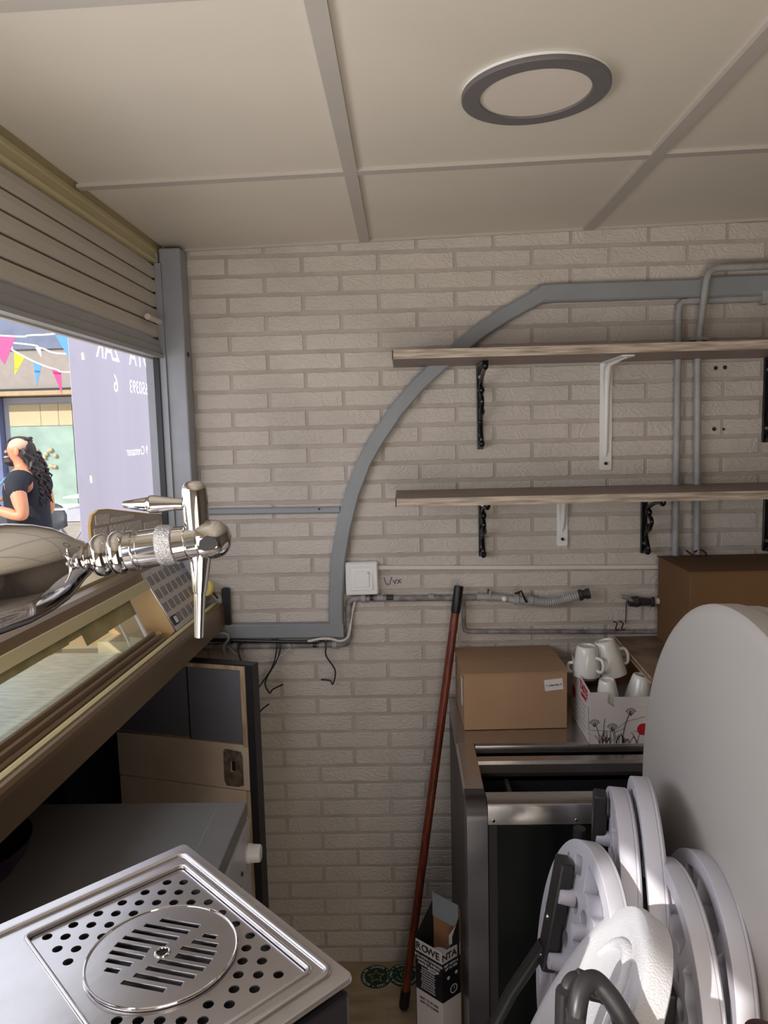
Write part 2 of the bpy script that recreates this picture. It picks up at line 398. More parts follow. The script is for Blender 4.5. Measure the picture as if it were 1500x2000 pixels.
# left side: column, header, roller shutter
col = struct(box('trim_1', -0.612, -0.557, 1.935, 1.9975, 0.985, 2.012, 'greymetal', bevel=.004))
MB().tube([(-.556, 1.96, 1.747), (-.5545, 1.96, 1.747)], .006, 10).build('screw_hole', 'black', col)
struct(box('trim_2', -0.66, -0.614, 1.93, 1.9975, 1.0, 2.0, 'greymetal', bevel=.002))
hd = struct(MB().prism([(-.70, 1.974), (-.617, 1.974), (-.615, 1.980), (-.619, 1.983), (-.619, 1.999), (-.616, 2.002), (-.616, 2.010), (-.620, 2.013), (-.620, 2.045), (-.70, 2.045)],
            -1.0, 1.998, lambda u, v, w: Vector((u, w, v))).build('trim_3', 'olive'))
sh = thing('roller_shutter', 'grey slatted roller shutter half lowered over the serving hatch', 'shutter', (-0.63, 0.8, 1.74))
slz = [1.970, 1.934, 1.899, 1.862, 1.824, 1.786]
for i in range(len(slz) - 1):
    a, b = slz[i + 1], slz[i]; h = b - a
    prof = [(-.640, a), (-.624, a + .001), (-.621, a + .004), (-.6195, a + h * .5), (-.621, b - .005), (-.625, b - .003), (-.640, b)]
    MB().prism(prof, -0.9, 1.925, lambda u, v, w: Vector((u, w, v))).build('slat', 'shut', sh)
MB().prism([(-.645, 1.738), (-.612, 1.736), (-.610, 1.744), (-.616, 1.746), (-.616, 1.764), (-.618, 1.767), (-.618, 1.780), (-.645, 1.780)], -0.9, 1.925,
           lambda u, v, w: Vector((u, w, v))).build('bottom_bar', 'shut2', sh)
box('weather_strip', -.650, -.640, -.9, 1.925, 1.734, 1.7365, 'whitewarm', sh)
box('guide_rail', -.640, -.606, 1.926, 1.934, 1.0, 1.973, 'greymetal', sh)
box('guide_gap', -.636, -.622, 1.918, 1.926, 1.22, 1.970, 'black', sh)
MB().tube([(-.604, 1.80, 1.822), (-.604, 1.885, 1.822)], .0075, 12).build('stop_peg', 'whitewarm', sh, smooth=True)
# lower outer wall under the display case
struct(box('wall_left', -1.12, -0.99, -0.72, 2.0, -0.2, 0.944, 'navy'))
struct(box('wall_left_upper', -0.72, -0.66, -1.0, -0.62, 0.92, 2.1, 'greymetal'))

struct(box('sun_blocker', -1.54, -1.5, -1.31, 1.6, 1.85, 3.0, 'banner'))       # unseen sun blocker added outside the hatch to keep the room shaded

# ================================================================== WALL SERVICES
WY = 1.9978
def ribbon(path, w, y0, y1, chamfer=.004):
    """flat trunking following a path on the back wall; rectangular section with small chamfers"""
    P = [Vector((p[0], 0, p[1])) for p in path]; n = len(P); L = []
    for i, p in enumerate(P):
        t1 = (P[i] - P[i - 1]).normalized() if i else (P[1] - P[0]).normalized()
        t2 = (P[i + 1] - P[i]).normalized() if i < n - 1 else t1
        nn = (t1 + t2).normalized(); s = Vector((-nn.z, 0, nn.x)); k = 1 / max(.5, nn.dot(t1)); L.append((p, s * k))
    mb = MB(); sec = [(-w / 2, y1), (-w / 2, y0 + chamfer), (-w / 2 + chamfer, y0), (w / 2 - chamfer, y0), (w / 2, y0 + chamfer), (w / 2, y1)]
    m = len(sec); vs = []
    for p, s in L:
        for a, y in sec: q = p + s * a; vs.append((q.x, y, q.z))
    fs = [(i * m + j, i * m + (j + 1) % m, (i + 1) * m + (j + 1) % m, (i + 1) * m + j) for i in range(n - 1) for j in range(m)]
    fs += [tuple(range(m)), tuple(range((n - 1) * m, n * m))]
    return mb.add(vs, fs)
arch = thing('arched_trunking', 'wide grey painted trunking band curving up the brick paper wall in an arch', 'trunking', (0.1, 1.99, 1.4))
ap = [(-0.193, 0.996), (-0.193, 1.05), (-0.191, 1.096), (-0.183, 1.188), (-0.165, 1.279), (-0.139, 1.372), (-0.105, 1.455), (-0.074, 1.508), (-0.014, 1.592), (0.045, 1.657), (0.1, 1.705), (0.157, 1.752), (0.211, 1.792), (0.271, 1.828), (0.371, 1.879)]
ribbon(ap, .040, 1.970, WY).build('curved_run', 'trunkgrey', arch)
ribbon([(0.362, 1.878), (0.40, 1.880), (0.768, 1.881)], .046, 1.971, WY).build('top_run', 'trunkgrey', arch)
ribbon([(0.768, 1.882), (1.49, 1.888)], .052, 1.968, WY).build('top_run', 'trunkgrey', arch)
ribbon([(-0.57, 1.0), (-0.173, 0.997)], .040, 1.9695, WY).build('bottom_run', 'trunkgrey', arch)
o = ribbon([(-0.552, 1.330), (-0.175, 1.327)], .019, 1.988, WY).build('flat_trunking_strip', 'trunkgrey'); tag(o, 'narrow grey trunking strip running level from the corner post to the arch', 'trunking')
o2 = MB().tube([(-.23, 1.9875, 1.331), (-.23, 1.9865, 1.331)], .003, 8).build('screw', 'black', o)
sw = thing('wall_switch', 'square white double-framed light switch beside the grey arch', 'switch', (-0.120, 1.99, 1.14))
SW = frame((-0.120, 1.99, 1.140), (1, 0, .01), (0, 0, 1))
plate('back_box', [rrect(-.043, .043, -.044, .044, .003)], .009, frame((-0.120, 1.988, 1.140), (1, 0, .01), (0, 0, 1)), 'white', sw, .001)
plate('cover_frame', [rrect(-.041, .041, -.042, .042, .004), rrect(-.030, .030, -.031, .031, .003)], .0025, frame((-0.120, 1.976, 1.140), (1, 0, .01), (0, 0, 1)), 'white', sw, .001)
rk_ = plate('rocker', [rrect(-.029, .029, -.030, .030, .003)], .003, frame((-0.120, 1.975, 1.140), (1, 0, .01), (0, .10, 1)), 'white', sw, .001)
plate('inner_rocker', [rrect(-.020, .020, -.021, .021, .002)], .0015, frame((-0.120, 1.970, 1.140), (1, 0, .01), (0, .10, 1)), 'white', rk_, .0005)
box('neon_window', -.105, -.100, 1.9665, 1.9690, 1.154, 1.159, 'paper', rk_)
o = ribbon([(-0.076, 1.167), (0.35, 1.159), (1.2, 1.146)], .011, 1.989, WY, .001).build('mini_trunking', 'whitewarm'); tag(o, 'thin white cable trunking running right from the light switch', 'trunking')
pa = thing('water_pipe', 'old grey painted pipe with dark scuffs stepping up below the light switch', 'pipe', (-0.16, 1.98, 1.0))
MB().tube([(-0.60, 1.985, .955), (-0.20, 1.985, .956), (-0.178, 1.985, .957), (-0.166, 1.985, .962), (-0.159, 1.985, .975), (-0.158, 1.985, 1.06), (-0.156, 1.985, 1.073), (-0.147, 1.985, 1.082), (-0.13, 1.985, 1.083), (0.2, 1.985, 1.080)], .0085, 14).build('pipe_run', 'pipedirty', pa, smooth=True)
for x, z in ((-.20, .956), (-.475, .955), (-.118, 1.083), (.222, 1.081)):
    MB().tube([(x - .006, 1.985, z), (x + .006, 1.985, z)], .0115, 14).build('pipe_clip', 'pipe', pa, smooth=True)
    MB().tube([(x, 1.985, z + .01), (x, 1.975, z + .022)], .0035, 8).build('clip_screw', 'steel', pa)
for i in range(7):
    x = [-.33, -.26, -.243, -.10, -.08, -.055, .06][i]; z = .955 if x < -.16 else 1.083
    MB().tube([(x, 1.9845, z + .001), (x + random.uniform(.008, .02), 1.9845, z + .001)], .0088, 12).build('paint_scuff', 'darkgrey' if i % 2 else 'pipe', pa)
# hose with valve at the right end of the pipe
vb = thing('hose_tap', 'grey wall tap with ridged grey hose and dark brass nut', 'tap', (0.33, 1.96, 1.07))
MB().tube([(.19, 1.972, 1.086), (.255, 1.968, 1.083), (.275, 1.965, 1.079), (.292, 1.962, 1.076)], .0095, 14).build('tail_pipe', 'pipe', vb, smooth=True)
MB().lathe([(0, .008), (.002, .013), (.012, .013), (.014, .010), (.034, .010), (.036, .0135), (.05, .0135), (.052, .011), (.06, .011)], (.288, 1.962, 1.078), (.36, 1.962, 1.072), 20).build('valve_body', 'pipe', vb, smooth=True)
MB().tube([(.300, 1.962, 1.085), (.300, 1.955, 1.098)], .0045, 8).build('valve_stem', 'steel', vb)
MB().tube([(.290, 1.955, 1.096), (.306, 1.950, 1.104), (.316, 1.948, 1.080), (.320, 1.948, 1.074)], .0055, 8, flat=.5).build('valve_lever', 'black', vb, smooth=True)
MB().sphere((.262, 1.955, 1.082), .008, n=10).build('bleed_knob', 'white', vb, smooth=True)
hp = smooth_path([(.338, 1.962, 1.073), (.365, 1.96, 1.070), (.40, 1.958, 1.072), (.43, 1.956, 1.080), (.462, 1.954, 1.089)], 12)
MB().tube(hp, [.0105 + (.0016 if i % 2 else 0) for i in range(len(hp))], 14).build('ridged_hose', 'pipe', vb)
MB().lathe([(0, .011), (.001, .0155), (.010, .0155), (.012, .012), (.018, .012), (.02, .0145), (.03, .0145), (.031, .009)], (.458, 1.954, 1.088), (.49, 1.952, 1.094), 8).build('brass_nut', 'darkgrey', vb)
MB().tube([(.225, 1.97, 1.10), (.226, 1.962, 1.088), (.228, 1.968, 1.072)], .0035, 8).build('clamp', 'pipe', vb)
v2 = thing('brass_stop_valve', 'dark tarnished stop valve stub on the wall left of the large brown box', 'valve', (0.62, 1.96, 1.064))
MB().lathe([(0, .006), (.004, .013), (.02, .015), (.026, .016), (.034, .012), (.062, .010), (.064, .014), (.070, .014)], (.590, 1.962, 1.067), (.67, 1.962, 1.064), 8).build('valve_body', 'darkgrey', v2)
MB().tube([(.575, 1.958, 1.082), (.592, 1.955, 1.078), (.600, 1.955, 1.070)], .006, 8).build('valve_handle', 'pipedirty', v2)
MB().tube([(.655, 1.965, 1.066), (.72, 1.965, 1.067)], .009, 12).build('pipe_stub', 'whitewarm', v2, smooth=True)
MB().tube([(.596, 1.99, 1.058), (.596, 1.996, 1.0)], .0012, 6).build('hanging_wire', 'ink', v2)
o = MB().tube([(.155, 1.985, 1.073), (.155, 1.985, .999), (.158, 1.985, .990), (.166, 1.985, .986), (.72, 1.985, .976)], .006, 10).build('low_pipe', 'pipedirty', smooth=True)
tag(o, 'thin grey pipe dropping behind the broom handle then running right above the cartons', 'pipe')
o = thing('pipe_hanger', 'small rusty wire clip on the thin pipe above the white mugs', 'clip', (.565, 1.975, 1.0))
for k in range(2):
    MB().tube(smooth_path([(.556 + .016 * k, 1.975, 1.010), (.566 + .016 * k, 1.970, 1.006), (.562 + .016 * k, 1.970, .990), (.572 + .016 * k, 1.975, .986)], 4), .002, 6).build('wire', 'redbrown', o)
# vertical pipes at right
for nm, pth, lab in (('vertical_pipe', [(.722, 1.981, 1.02), (.718, 1.981, 1.82), (.719, 1.981, 1.838), (.727, 1.981, 1.847), (.745, 1.981, 1.849), (1.49, 1.981, 1.858)], 'left one of two grey vertical pipes behind the shelves, bending right under the trunking'),
                     ('vertical_pipe', [(.776, 1.975, 1.19), (.767, 1.975, 1.70), (.769, 1.968, 1.78), (.778, 1.958, 1.895), (.782, 1.956, 1.912), (.792, 1.956, 1.922), (.81, 1.956, 1.925), (1.49, 1.956, 1.934)], 'right one of two grey vertical pipes, crossing in front of the grey trunking')):
    t = thing(nm, lab, 'pipe', (pth[0][0], 1.98, 1.2))
    MB().tube(pth, .0092, 14).build('pipe_run', 'pipe', t, smooth=True)
    if pth[0][0] > .75:
        box('pipe_clamp', .742, .792, 1.960, 1.99, 1.748, 1.757, 'pipe', t, bevel=.002)
        MB().tube(smooth_path([(.748, 1.975, 1.20), (.76, 1.955, 1.190), (.785, 1.955, 1.184), (.797, 1.965, 1.192), (.783, 1.97, 1.202), (.765, 1.965, 1.197)], 4), .0025, 6).build('wire_tie', 'redbrown', t)
    else:
        box('pipe_clamp', .925, .942, 1.965, 1.99, 1.835, 1.870, 'pipe', t, bevel=.002)
# wall plugs
for i, (x, z, s) in enumerate(((.823, 1.679, 'upper pair, left'), (.847, 1.680, 'upper pair, right'), (.823, 1.520, 'lower pair, left'), (.848, 1.519, 'lower pair, right'))):
    t = MB().tube([(x, 1.9965, z), (x, 1.999, z)], .0055 if i < 3 else .0035, 10).build('wall_plug', 'redbrown')
    tag(t, 'small brown wall plug right of the vertical pipes, hole of the ' + s, 'wall plug', 'screw plugs right of the pipes')
o = join_meshes('pen_scribble', [(text_mesh('\\,/', .03), frame((-.05, 1.9965, 1.127), (1, 0, 0), (0, .0, 1))), (text_mesh('vx', .026), frame((-.025, 1.9965, 1.128), (1, 0, .1), (0, .0, 1)))], 'inkpurple')
t = link('pen_scribble', o); tag(t, 'faint purple pen scribble on the paper right of the light switch', 'scribble')

# ------------------------------------------------------------------ cables and hooks on the low pipe
def hook(pts, label, r=.0022):
    o = MB().tube(smooth_path(pts, 6), r, 8).build('wire_hook', 'darkgrey', smooth=True)
    return tag(o, label, 'hook', 'wire hooks hanging on the low pipe')
def Lp(x0, z0, x1, z1, x2, z2, x3, z3, tip, y=1.972):
    return [(x0 - .012, 1.992, z0 - .004), (x0 - .006, 1.988, z0 + .012), (x0 + .004, y, z0 + .013), (x0 + .010, y - .008, z0), (x1, y - .008, z1), (x2, y - .006, z2), ((x2 + x3) / 2, y - .006, min(z2, z3) - .010), (x3, y - .006, z3), tip]
hook(Lp(-.366, .958, -.372, .90, -.428, .815, -.403, .783, (-.383, 1.955, .800)), 'longest wire hook, hanging lowest on the low grey pipe')
hook(Lp(-.356, .958, -.358, .92, -.392, .860, -.372, .838, (-.342, 1.955, .855)), 'middle wire hook hanging just right of the longest one')
hook(Lp(-.232, .958, -.222, .93, -.199, .888, -.214, .860, (-.237, 1.955, .867)), 'short wire hook at the right end of the low pipe')
hook([(-.44, 1.992, .952), (-.452, 1.985, .968), (-.462, 1.965, .958), (-.458, 1.960, .93), (-.445, 1.958, .905), (-.436, 1.958, .885), (-.44, 1.958, .872)], 'leftmost wire hook, partly behind the old cupboard door corner')
o = MB().tube(smooth_path([(-.49, 1.974, .955), (-.465, 1.968, .935), (-.43, 1.964, .920), (-.385, 1.964, .918), (-.345, 1.966, .932), (-.32, 1.972, .952)], 6), .003, 8).build('cable_loop', 'pipe', smooth=True)
tag(o, 'grey cable loop sagging below the low pipe', 'cable')
o = MB().tube(smooth_path([(-.56, 1.966, .980), (-.46, 1.964, .977), (-.33, 1.963, .972), (-.24, 1.963, .970)], 4), .0048, 8).build('black_cable', 'black', smooth=True)
tag(o, 'thick black cable lying along the low pipe under the trunking', 'cable')
o = MB().tube(smooth_path([(-.27, 1.962, .972), (-.235, 1.958, .980), (-.205, 1.958, .979), (-.185, 1.958, .973), (-.168, 1.962, .976), (-.158, 1.972, .99), (-.15, 1.985, 1.04), (-.140, 1.985, 1.078)], 5), .0036, 8).build('white_cable', 'whitewarm', smooth=True)
tag(o, 'thin white cable arcing over the low pipe at its right corner', 'cable')
o = MB().tube(smooth_path([(-.545, 1.955, .99), (-.52, 1.95, 1.002), (-.49, 1.95, 1.0), (-.485, 1.95, .985), (-.50, 1.955, .965), (-.50, 1.96, .94)], 5), .004, 8).build('grey_lead', 'pipe', smooth=True)
tag(o, 'grey lead curling behind the end of the display case', 'cable')

# ================================================================== SHELVES AND BRACKETS
def shelf(z0, z1, label):
    t = thing('wall_shelf', label, 'shelf', (0.4, 1.87, z0))
    box('board', -.019, 1.35, 1.753, 1.9975, z0, z1, 'shelfdark', t)
    box('edge_band', -.021, 1.35, 1.750, 1.753, z0 - .0003, z1 + .0003, 'shelfedge', t)
    box('end_band', -.0215, -.019, 1.750, 1.9975, z0 - .0003, z1 + .0003, 'shelfedge', t)
shelf(1.702, 1.722, 'upper grey oak wall shelf crossing the arched trunking')
shelf(1.357, 1.376, 'lower grey oak wall shelf above the cartons')
def ornate(x, ztop, h, d, label):
    t = thing('cast_bracket', label, 'shelf bracket', (x, 1.99, ztop - h))
    w = .0085
    box('wall_strap', x - w, x + w, 1.990, 1.9975, ztop - h, ztop, 'blackmetal', t, bevel=.002)
    box('shelf_strap', x - w, x + w, 1.9975 - d, 1.9975, ztop - .006, ztop, 'blackmetal', t, bevel=.002)
    zz = lambda k: ztop - k * h
    brace = smooth_path([(x, 1.985, zz(.97)), (x, 1.955, zz(.9)), (x, 1.965, zz(.78)), (x, 1.975, zz(.66)), (x, 1.945, zz(.55)), (x, 1.93, zz(.42)), (x, 1.955, zz(.34)), (x, 1.965, zz(.25)), (x, 1.93, zz(.16)), (x, 1.995 - d * .75, zz(.10)), (x, 1.9975 - d, ztop - .016)], 5)
    MB().tube(brace, .0055, 8, flat=1).build('scroll_brace', 'blackmetal', t, smooth=True)
    for k, y in ((.55, 1.955), (.30, 1.958), (.93, 1.963)):
        MB().sphere((x + .001, y, zz(k)), .011, sx=.8, n=12).build('scroll_bud', 'blackmetal', t, smooth=True)
    MB().sphere((x, 1.9975 - d, ztop - .012), .012, sx=.7, n=12).build('scroll_end', 'blackmetal', t, smooth=True)
    for k in (.14, .83):
        MB().tube([(x, 1.9905, zz(k)), (x, 1.9875, zz(k))], .0045, 10).build('screw', 'steel', t)
ornate(.205, 1.7017, .22, .145, 'long black cast scroll bracket under the left part of the upper shelf')
ornate(.207, 1.3567, .165, .145, 'black cast scroll bracket under the lower shelf, directly below the arch side')
ornate(.641, 1.3567, .165, .145, 'black cast scroll bracket under the lower shelf, left of the vertical pipes')
ornate(.955, 1.7017, .22, .145, 'black cast bracket at the right picture edge under the upper shelf')
ornate(.965, 1.3567, .165, .145, 'black cast bracket at the right picture edge under the lower shelf')
def steelbr(x, ztop, h, d, w, label, screws):
    t = thing('steel_bracket', label, 'shelf bracket', (x, 1.99, ztop - h))
    plate('wall_arm', [rrect(x - w, x + w, ztop - h, ztop, w * .35)], .0012, Matrix(((1, 0, 0, 0), (0, 0, 1, 1.994), (0, 1, 0, 0), (0, 0, 0, 1))), 'white', t, .0006)
    plate('shelf_arm', [rrect(x - w, x + w, 1.9955 - d, 1.9955, w * .35)], .0012, Matrix.Translation((0, 0, ztop - .002)), 'white', t, .0006)
    MB().tube([(x, 1.9925, ztop - h + .035), (x, 1.991, ztop - h + .05), (x, 1.986, ztop - .07), (x, 1.975, ztop - .02), (x, 1.955, ztop - .008), (x, 1.9975 - d + .02, ztop - .004)], [.002, .006, .0075, .009, .006, .002], 10).build('pressed_rib', 'white', t, smooth=True)
    for z in screws:
        MB().tube([(x, 1.9935, z), (x, 1.9855, z)], .0042, 10).build('screw', 'ink', t)
steelbr(.537, 1.7017, .283, .20, .0155, 'white pressed steel bracket under the middle of the upper shelf', (1.632, 1.436))
steelbr(.423, 1.3567, .140, .18, .0140, 'short white steel bracket under the lower shelf', (1.288, 1.235))

# ================================================================== DISPLAY CASE (vitrine) under the hatch
vA = Vector((-.497, 1.985, 0)); vd = Vector((-.0382, -.9993, 0)); vn = Vector((-.9993, .0382, 0))
V = lambda s, t, z: vA + vd * s + vn * t + Vector((0, 0, z))
Vf = lambda u, v, w: V(w, u, v)
vc = thing('display_case', 'long bronze and beige refrigerated display case under the shutter hatch', 'display case', (-.53, 1.1, .95))
END = 1.62
MB().prism([(0, 1.014), (0, 1.066), (.0015, 1.074), (.006, 1.080), (.012, 1.081), (.018, 1.077), (.019, 1.070), (.030, 1.070), (.030, 1.012), (.004, 1.012)], .012, END, Vf).build('front_rail', 'bronze', vc)
MB().prism([(.0195, 1.066), (.0195, 1.080), (.024, 1.083), (.028, 1.083), (.028, 1.066)], .012, END, Vf).build('rail_lip', 'olive', vc)
MB().prism([(.030, 1.060), (.030, 1.086), (.033, 1.089), (.037, 1.086), (.040, 1.086), (.042, 1.095), (.046, 1.097), (.049, 1.094), (.052, 1.094), (.054, 1.102), (.060, 1.102), (.060, 1.060)], .375, END, Vf).build('door_track', 'bronze', vc)
MB().prism([(.098, 1.196), (.108, 1.222), (.118, 1.228), (.150, 1.228), (.150, 1.190), (.12, 1.186)], .0, END, Vf).build('top_rail', 'bronze', vc)
MB().prism([(.086, 1.186), (.097, 1.205), (.106, 1.205), (.102, 1.186)], .30, END, Vf).build('upper_track', 'olive', vc)
# sliding glass door leaning back
g0, g1 = (.060, 1.098), (.104, 1.198)
def slab(a, b, th, s0, s1):
    dx, dz = b[0] - a[0], b[1] - a[1]; l = math.hypot(dx, dz); nx, nz = dz / l * th, -dx / l * th
    return MB().prism([a, b, (b[0] + nx, b[1] + nz), (a[0] + nx, a[1] + nz)], s0, s1, Vf)
slab(g0, g1, .004, .405, END - .02).build('sliding_glass', 'glass', vc)
slab(g0, (g1[0], g1[1]), .006, .398, .405).build('glass_edge', 'white', vc)
slab((.070, 1.098), (.112, 1.196), .003, .47, .474).build('second_glass_edge', 'white', vc)
tp = []
random.seed(3)
mbt = MB(); prev = .405; lo = .58
while prev < END - .1:
    nx_ = prev + random.uniform(.05, .12); lo_ = (.70 if prev > .56 else .52) + random.uniform(-.02, .02)
    a = (g0[0] + (g1[0] - g0[0]) * lo_ - .0012, g0[1] + (g1[1] - g0[1]) * lo_); b = (g1[0] - .0012, g1[1])
    slab_ = slab(a, b, .0008, prev, nx_); mbt.add(slab_.v, slab_.f); prev = nx_
mbt.build('masking_tape', 'tape', vc)
# compartment partition and slotted grille at the wall end
MB().prism([(.034, 1.085), (.108, 1.222), (.40, 1.222), (.47, 1.10), (.47, 1.052), (.062, 1.052)], .300, .306, Vf).build('partition', 'beige', vc)
MB().prism([(.062, 1.03), (.062, 1.082), (.115, 1.090), (.115, 1.078), (.19, 1.078), (.19, 1.03)], .306, .372, Vf).build('inner_step', 'olive', vc)
gm = frame(V(.003, .0305, 1.083), vd, V(0, .077, .141) - V(0, 0, 0))
GL = .303; GH = .158
holes = [rrect(x, x + .0035, y, y + .024, .0015, 2) for gi in range(8) for gj in range(4) for x, y in
         [(GL - .034 - gi * .036 + k * .0068 + (.0), .012 + gj * .036) for k in range(4)] if not (gi == 0 and gj == 0) and x > .01]
holes.append(rrect(GL - .036, GL - .012, .012, .036, .001, 2))
plate('slotted_grille', [rrect(0, GL, 0, GH, .002)] + holes, .0008, gm, 'steel', vc)
plate('grille_backing', [rrect(.002, GL - .002, .002, GH - .002, .002)], .001, gm @ Matrix.Translation((0, 0, .006)), 'void', vc) if False else None
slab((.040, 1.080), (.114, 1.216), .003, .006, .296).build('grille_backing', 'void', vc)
sm = gm @ Matrix.Translation((GL - .024, .024, -.002))
sb_ = plate('switch_bezel', [rrect(-.012, .012, -.012, .012, .001), rrect(-.0075, .0075, -.0085, .0085, .001)], .0025, sm, 'black', vc)
plate('rocker', [rrect(-.007, .007, -.008, .008, .001)], .0035, sm, 'white', sb_)
# body
MB().prism([(.085, .945), (.52, .930), (.52, .950), (.10, .960)], .0, END, Vf).build('case_floor', 'bronze', vc)
MB().prism([(.062, 1.052), (.486, 1.052), (.486, 1.056), (.062, 1.056)], .385, END - .01, Vf).build('display_deck', 'steelscratch', vc)
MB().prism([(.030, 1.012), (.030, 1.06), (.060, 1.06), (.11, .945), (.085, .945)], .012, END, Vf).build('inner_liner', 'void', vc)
MB().prism([(.50, .95), (.505, .95), (.46, 1.16), (.36, 1.235), (.355, 1.232), (.455, 1.157)], .0, END, Vf).build('curved_front_glass', 'glass', vc)
MB().prism([(.150, 1.228), (.150, 1.234), (.34, 1.240), (.34, 1.234)], .0, END, Vf).build('top_glass_ledge', 'cream', vc)
MB().prism([(.085, .95), (.034, 1.085), (.11, 1.225), (.36, 1.235), (.46, 1.16), (.5, .95)], .0, .003, Vf).build('end_panel', 'olive', vc)
o = MB().prism(rrect(-.016, .006, 1.010, 1.122, .006, 3), .0, .012, Vf).build('end_cap', 'black', vc)
# yellow cap
yc = thing('yellow_cap', 'small round yellow cap with a black mark leaning on the case corner by the wall', 'cap', (-.535, 1.945, 1.12))
ym = frame((-.533, 1.945, 1.128), (.35, -.2, 0), (.1, .1, 1))
plate('disc', [circ(0, 0, .016, 24, .019)], .004, ym, 'yellow', yc, .002)
plate('black_mark', [circ(0, 0, .006, 16), circ(.001, 0, .0042, 16)], .0006, ym @ Matrix.Translation((0, .002, .007)), 'black', yc)
MB().tube([(-.522, 1.95, 1.118), (-.508, 1.952, 1.098)], .003, 6).build('wire_tail', 'darkgrey', yc)
# rounded glass pane on the ledge; its brick wall reflection is modelled as bricks
bp_ = thing('reflecting_pane', 'round-cornered glass pane with the reflected brick wall built in, worn gold edge, behind the beer tap', 'panel', (-.65, 1.7, 1.23))
PM = frame((-.628, 1.962, 1.236), (-.29, -.957, 0), (0, 0, 1))
def pan(e): return [(0 - e, 0), (.306 + e, 0), (.312 + e, .04), (.312 + e, .100 + e), (.304 + e, .122 + e), (.284, .133 + e), (.25, .131 + e), (.10, .103 + e), (-e, .088 + e)]
plate('board', [pan(0)], .003, PM, 'mortar', bp_)
plate('gold_edge', [pan(.003), pan(0)], .0036, PM, 'gold', bp_)
for (u0, u1, v0, v1) in ((.01, .12, .050, .084), (.13, .25, .050, .094), (.26, .304, .050, .094), (.06, .19, .008, .044), (.20, .304, .008, .044), (.250, .298, .100, .124), (.16, .245, .100, .112)):
    plate('brick', [rrect(u0, u1, v0, v1, .003, 2)], .0012, PM @ Matrix.Translation((0, 0, -.004)), 'brick', bp_)

# ================================================================== BEER TAP
bt = thing('beer_tap', 'chrome beer tap with cone lever and tapered spout on a bulbous tower arm', 'beer tap', (-.46, .50, 1.10))
ax0 = Vector((-.272, .62, 1.4375)); ax1 = Vector((-.153, .62, 1.4525))
MB().lathe([(-.004, .012), (.0, .0125), (.006, .0135), (.009, .0135)], ax0, ax1).build('threaded_neck', 'brass', bt, smooth=True)
def rings(prof): return [(t, r) for t, r in prof]
MB().lathe([(.006, .012), (.008, .0165), (.011, .0182), (.016, .0182), (.019, .0168), (.021, .0140), (.023, .0165), (.026, .0186), (.031, .0186), (.034, .0165), (.036, .0138), (.038, .0138)], ax0, ax1).build('coupling_nut', 'chrome', bt, smooth=True)
MB().lathe([(.036, .0135), (.037, .0172), (.043, .0172), (.044, .0150), (.047, .0150), (.048, .0162), (.064, .0162), (.065, .0140)], ax0, ax1).build('shank', 'chrome', bt, smooth=True)
MB().lathe([(.0635, .014), (.0645, .0178), (.0665, .0183), (.0775, .0172), (.0785, .015)], ax0, ax1).build('knurled_collar', 'knurl', bt, smooth=True)
MB().lathe([(.077, .0130), (.078, .0152), (.088, .0145), (.0885, .0135), (.0895, .0135), (.090, .0148), (.098, .0150), (.099, .014), (.100, .0158), (.104, .0164), (.110, .0166), (.114, .0162), (.118, .0148), (.121, .0122), (.1235, .0085), (.125, .004), (.1252, .0005)], ax0, ax1, 40).build('tap_body', 'chrome', bt, smooth=True)
bx = Vector((-.177, .62, 1.449))
plate('badge', [[(-.008, -.003), (-.004, -.0055), (.003, -.0055), (.008, -.002), (.007, .003), (.0, .006), (-.006, .003)]], .0006, frame((-.163, .6035, 1.450), (1, .06, .12), (0, 0, 1)), 'darkgrey', bt, .0004)
ls_ = MB().lathe([(0, .0100), (.012, .0104), (.024, .0108), (.036, .0110), (.042, .0106), (.046, .0094), (.049, .006), (.0497, .001)], (-.176, .62, 1.4515), (-.1775, .62, 1.52), 32).build('lever_socket', 'chrome', bt, smooth=True)
MB().lathe([(0, .0050), (.006, .0052), (.026, .0078), (.028, .0076), (.0295, .0062), (.031, .0060), (.049, .0030), (.0505, .0024), (.051, .0004)], (-.187, .62, 1.4815), (-.24, .618, 1.4825), 32).build('cone_lever', 'chrome', ls_, smooth=True)
MB().lathe([(-.006, .0090), (.0, .0090), (.004, .0088), (.030, .0058), (.0305, .0052), (.032, .0050), (.070, .0040), (.0705, .0034), (.066, .003)], (-.1745, .62, 1.436), (-.180, .62, 1.36), 28).build('spout', 'chrome', bt, smooth=True)
tw0 = Vector((-.272, .62, 1.4375)); tw1 = Vector((-.455, .50, 1.4075))
MB().lathe([(-.001, .012), (.0, .0145), (.006, .018), (.012, .0235), (.022, .0310), (.036, .0372), (.055, .0425), (.080, .0455), (.120, .047), (.190, .047), (.215, .044), (.232, .034), (.240, .015), (.241, .001)], tw0, tw1, 48).build('tower_arm', 'chrome', bt, smooth=True)
MB().lathe([(0, .045), (.006, .045), (.008, .034), (.28, .034), (.30, .040)], (-.455, .505, 1.1035), (-.455, .505, 1.40), 40).build('tower_column', 'chrome', bt, smooth=True)

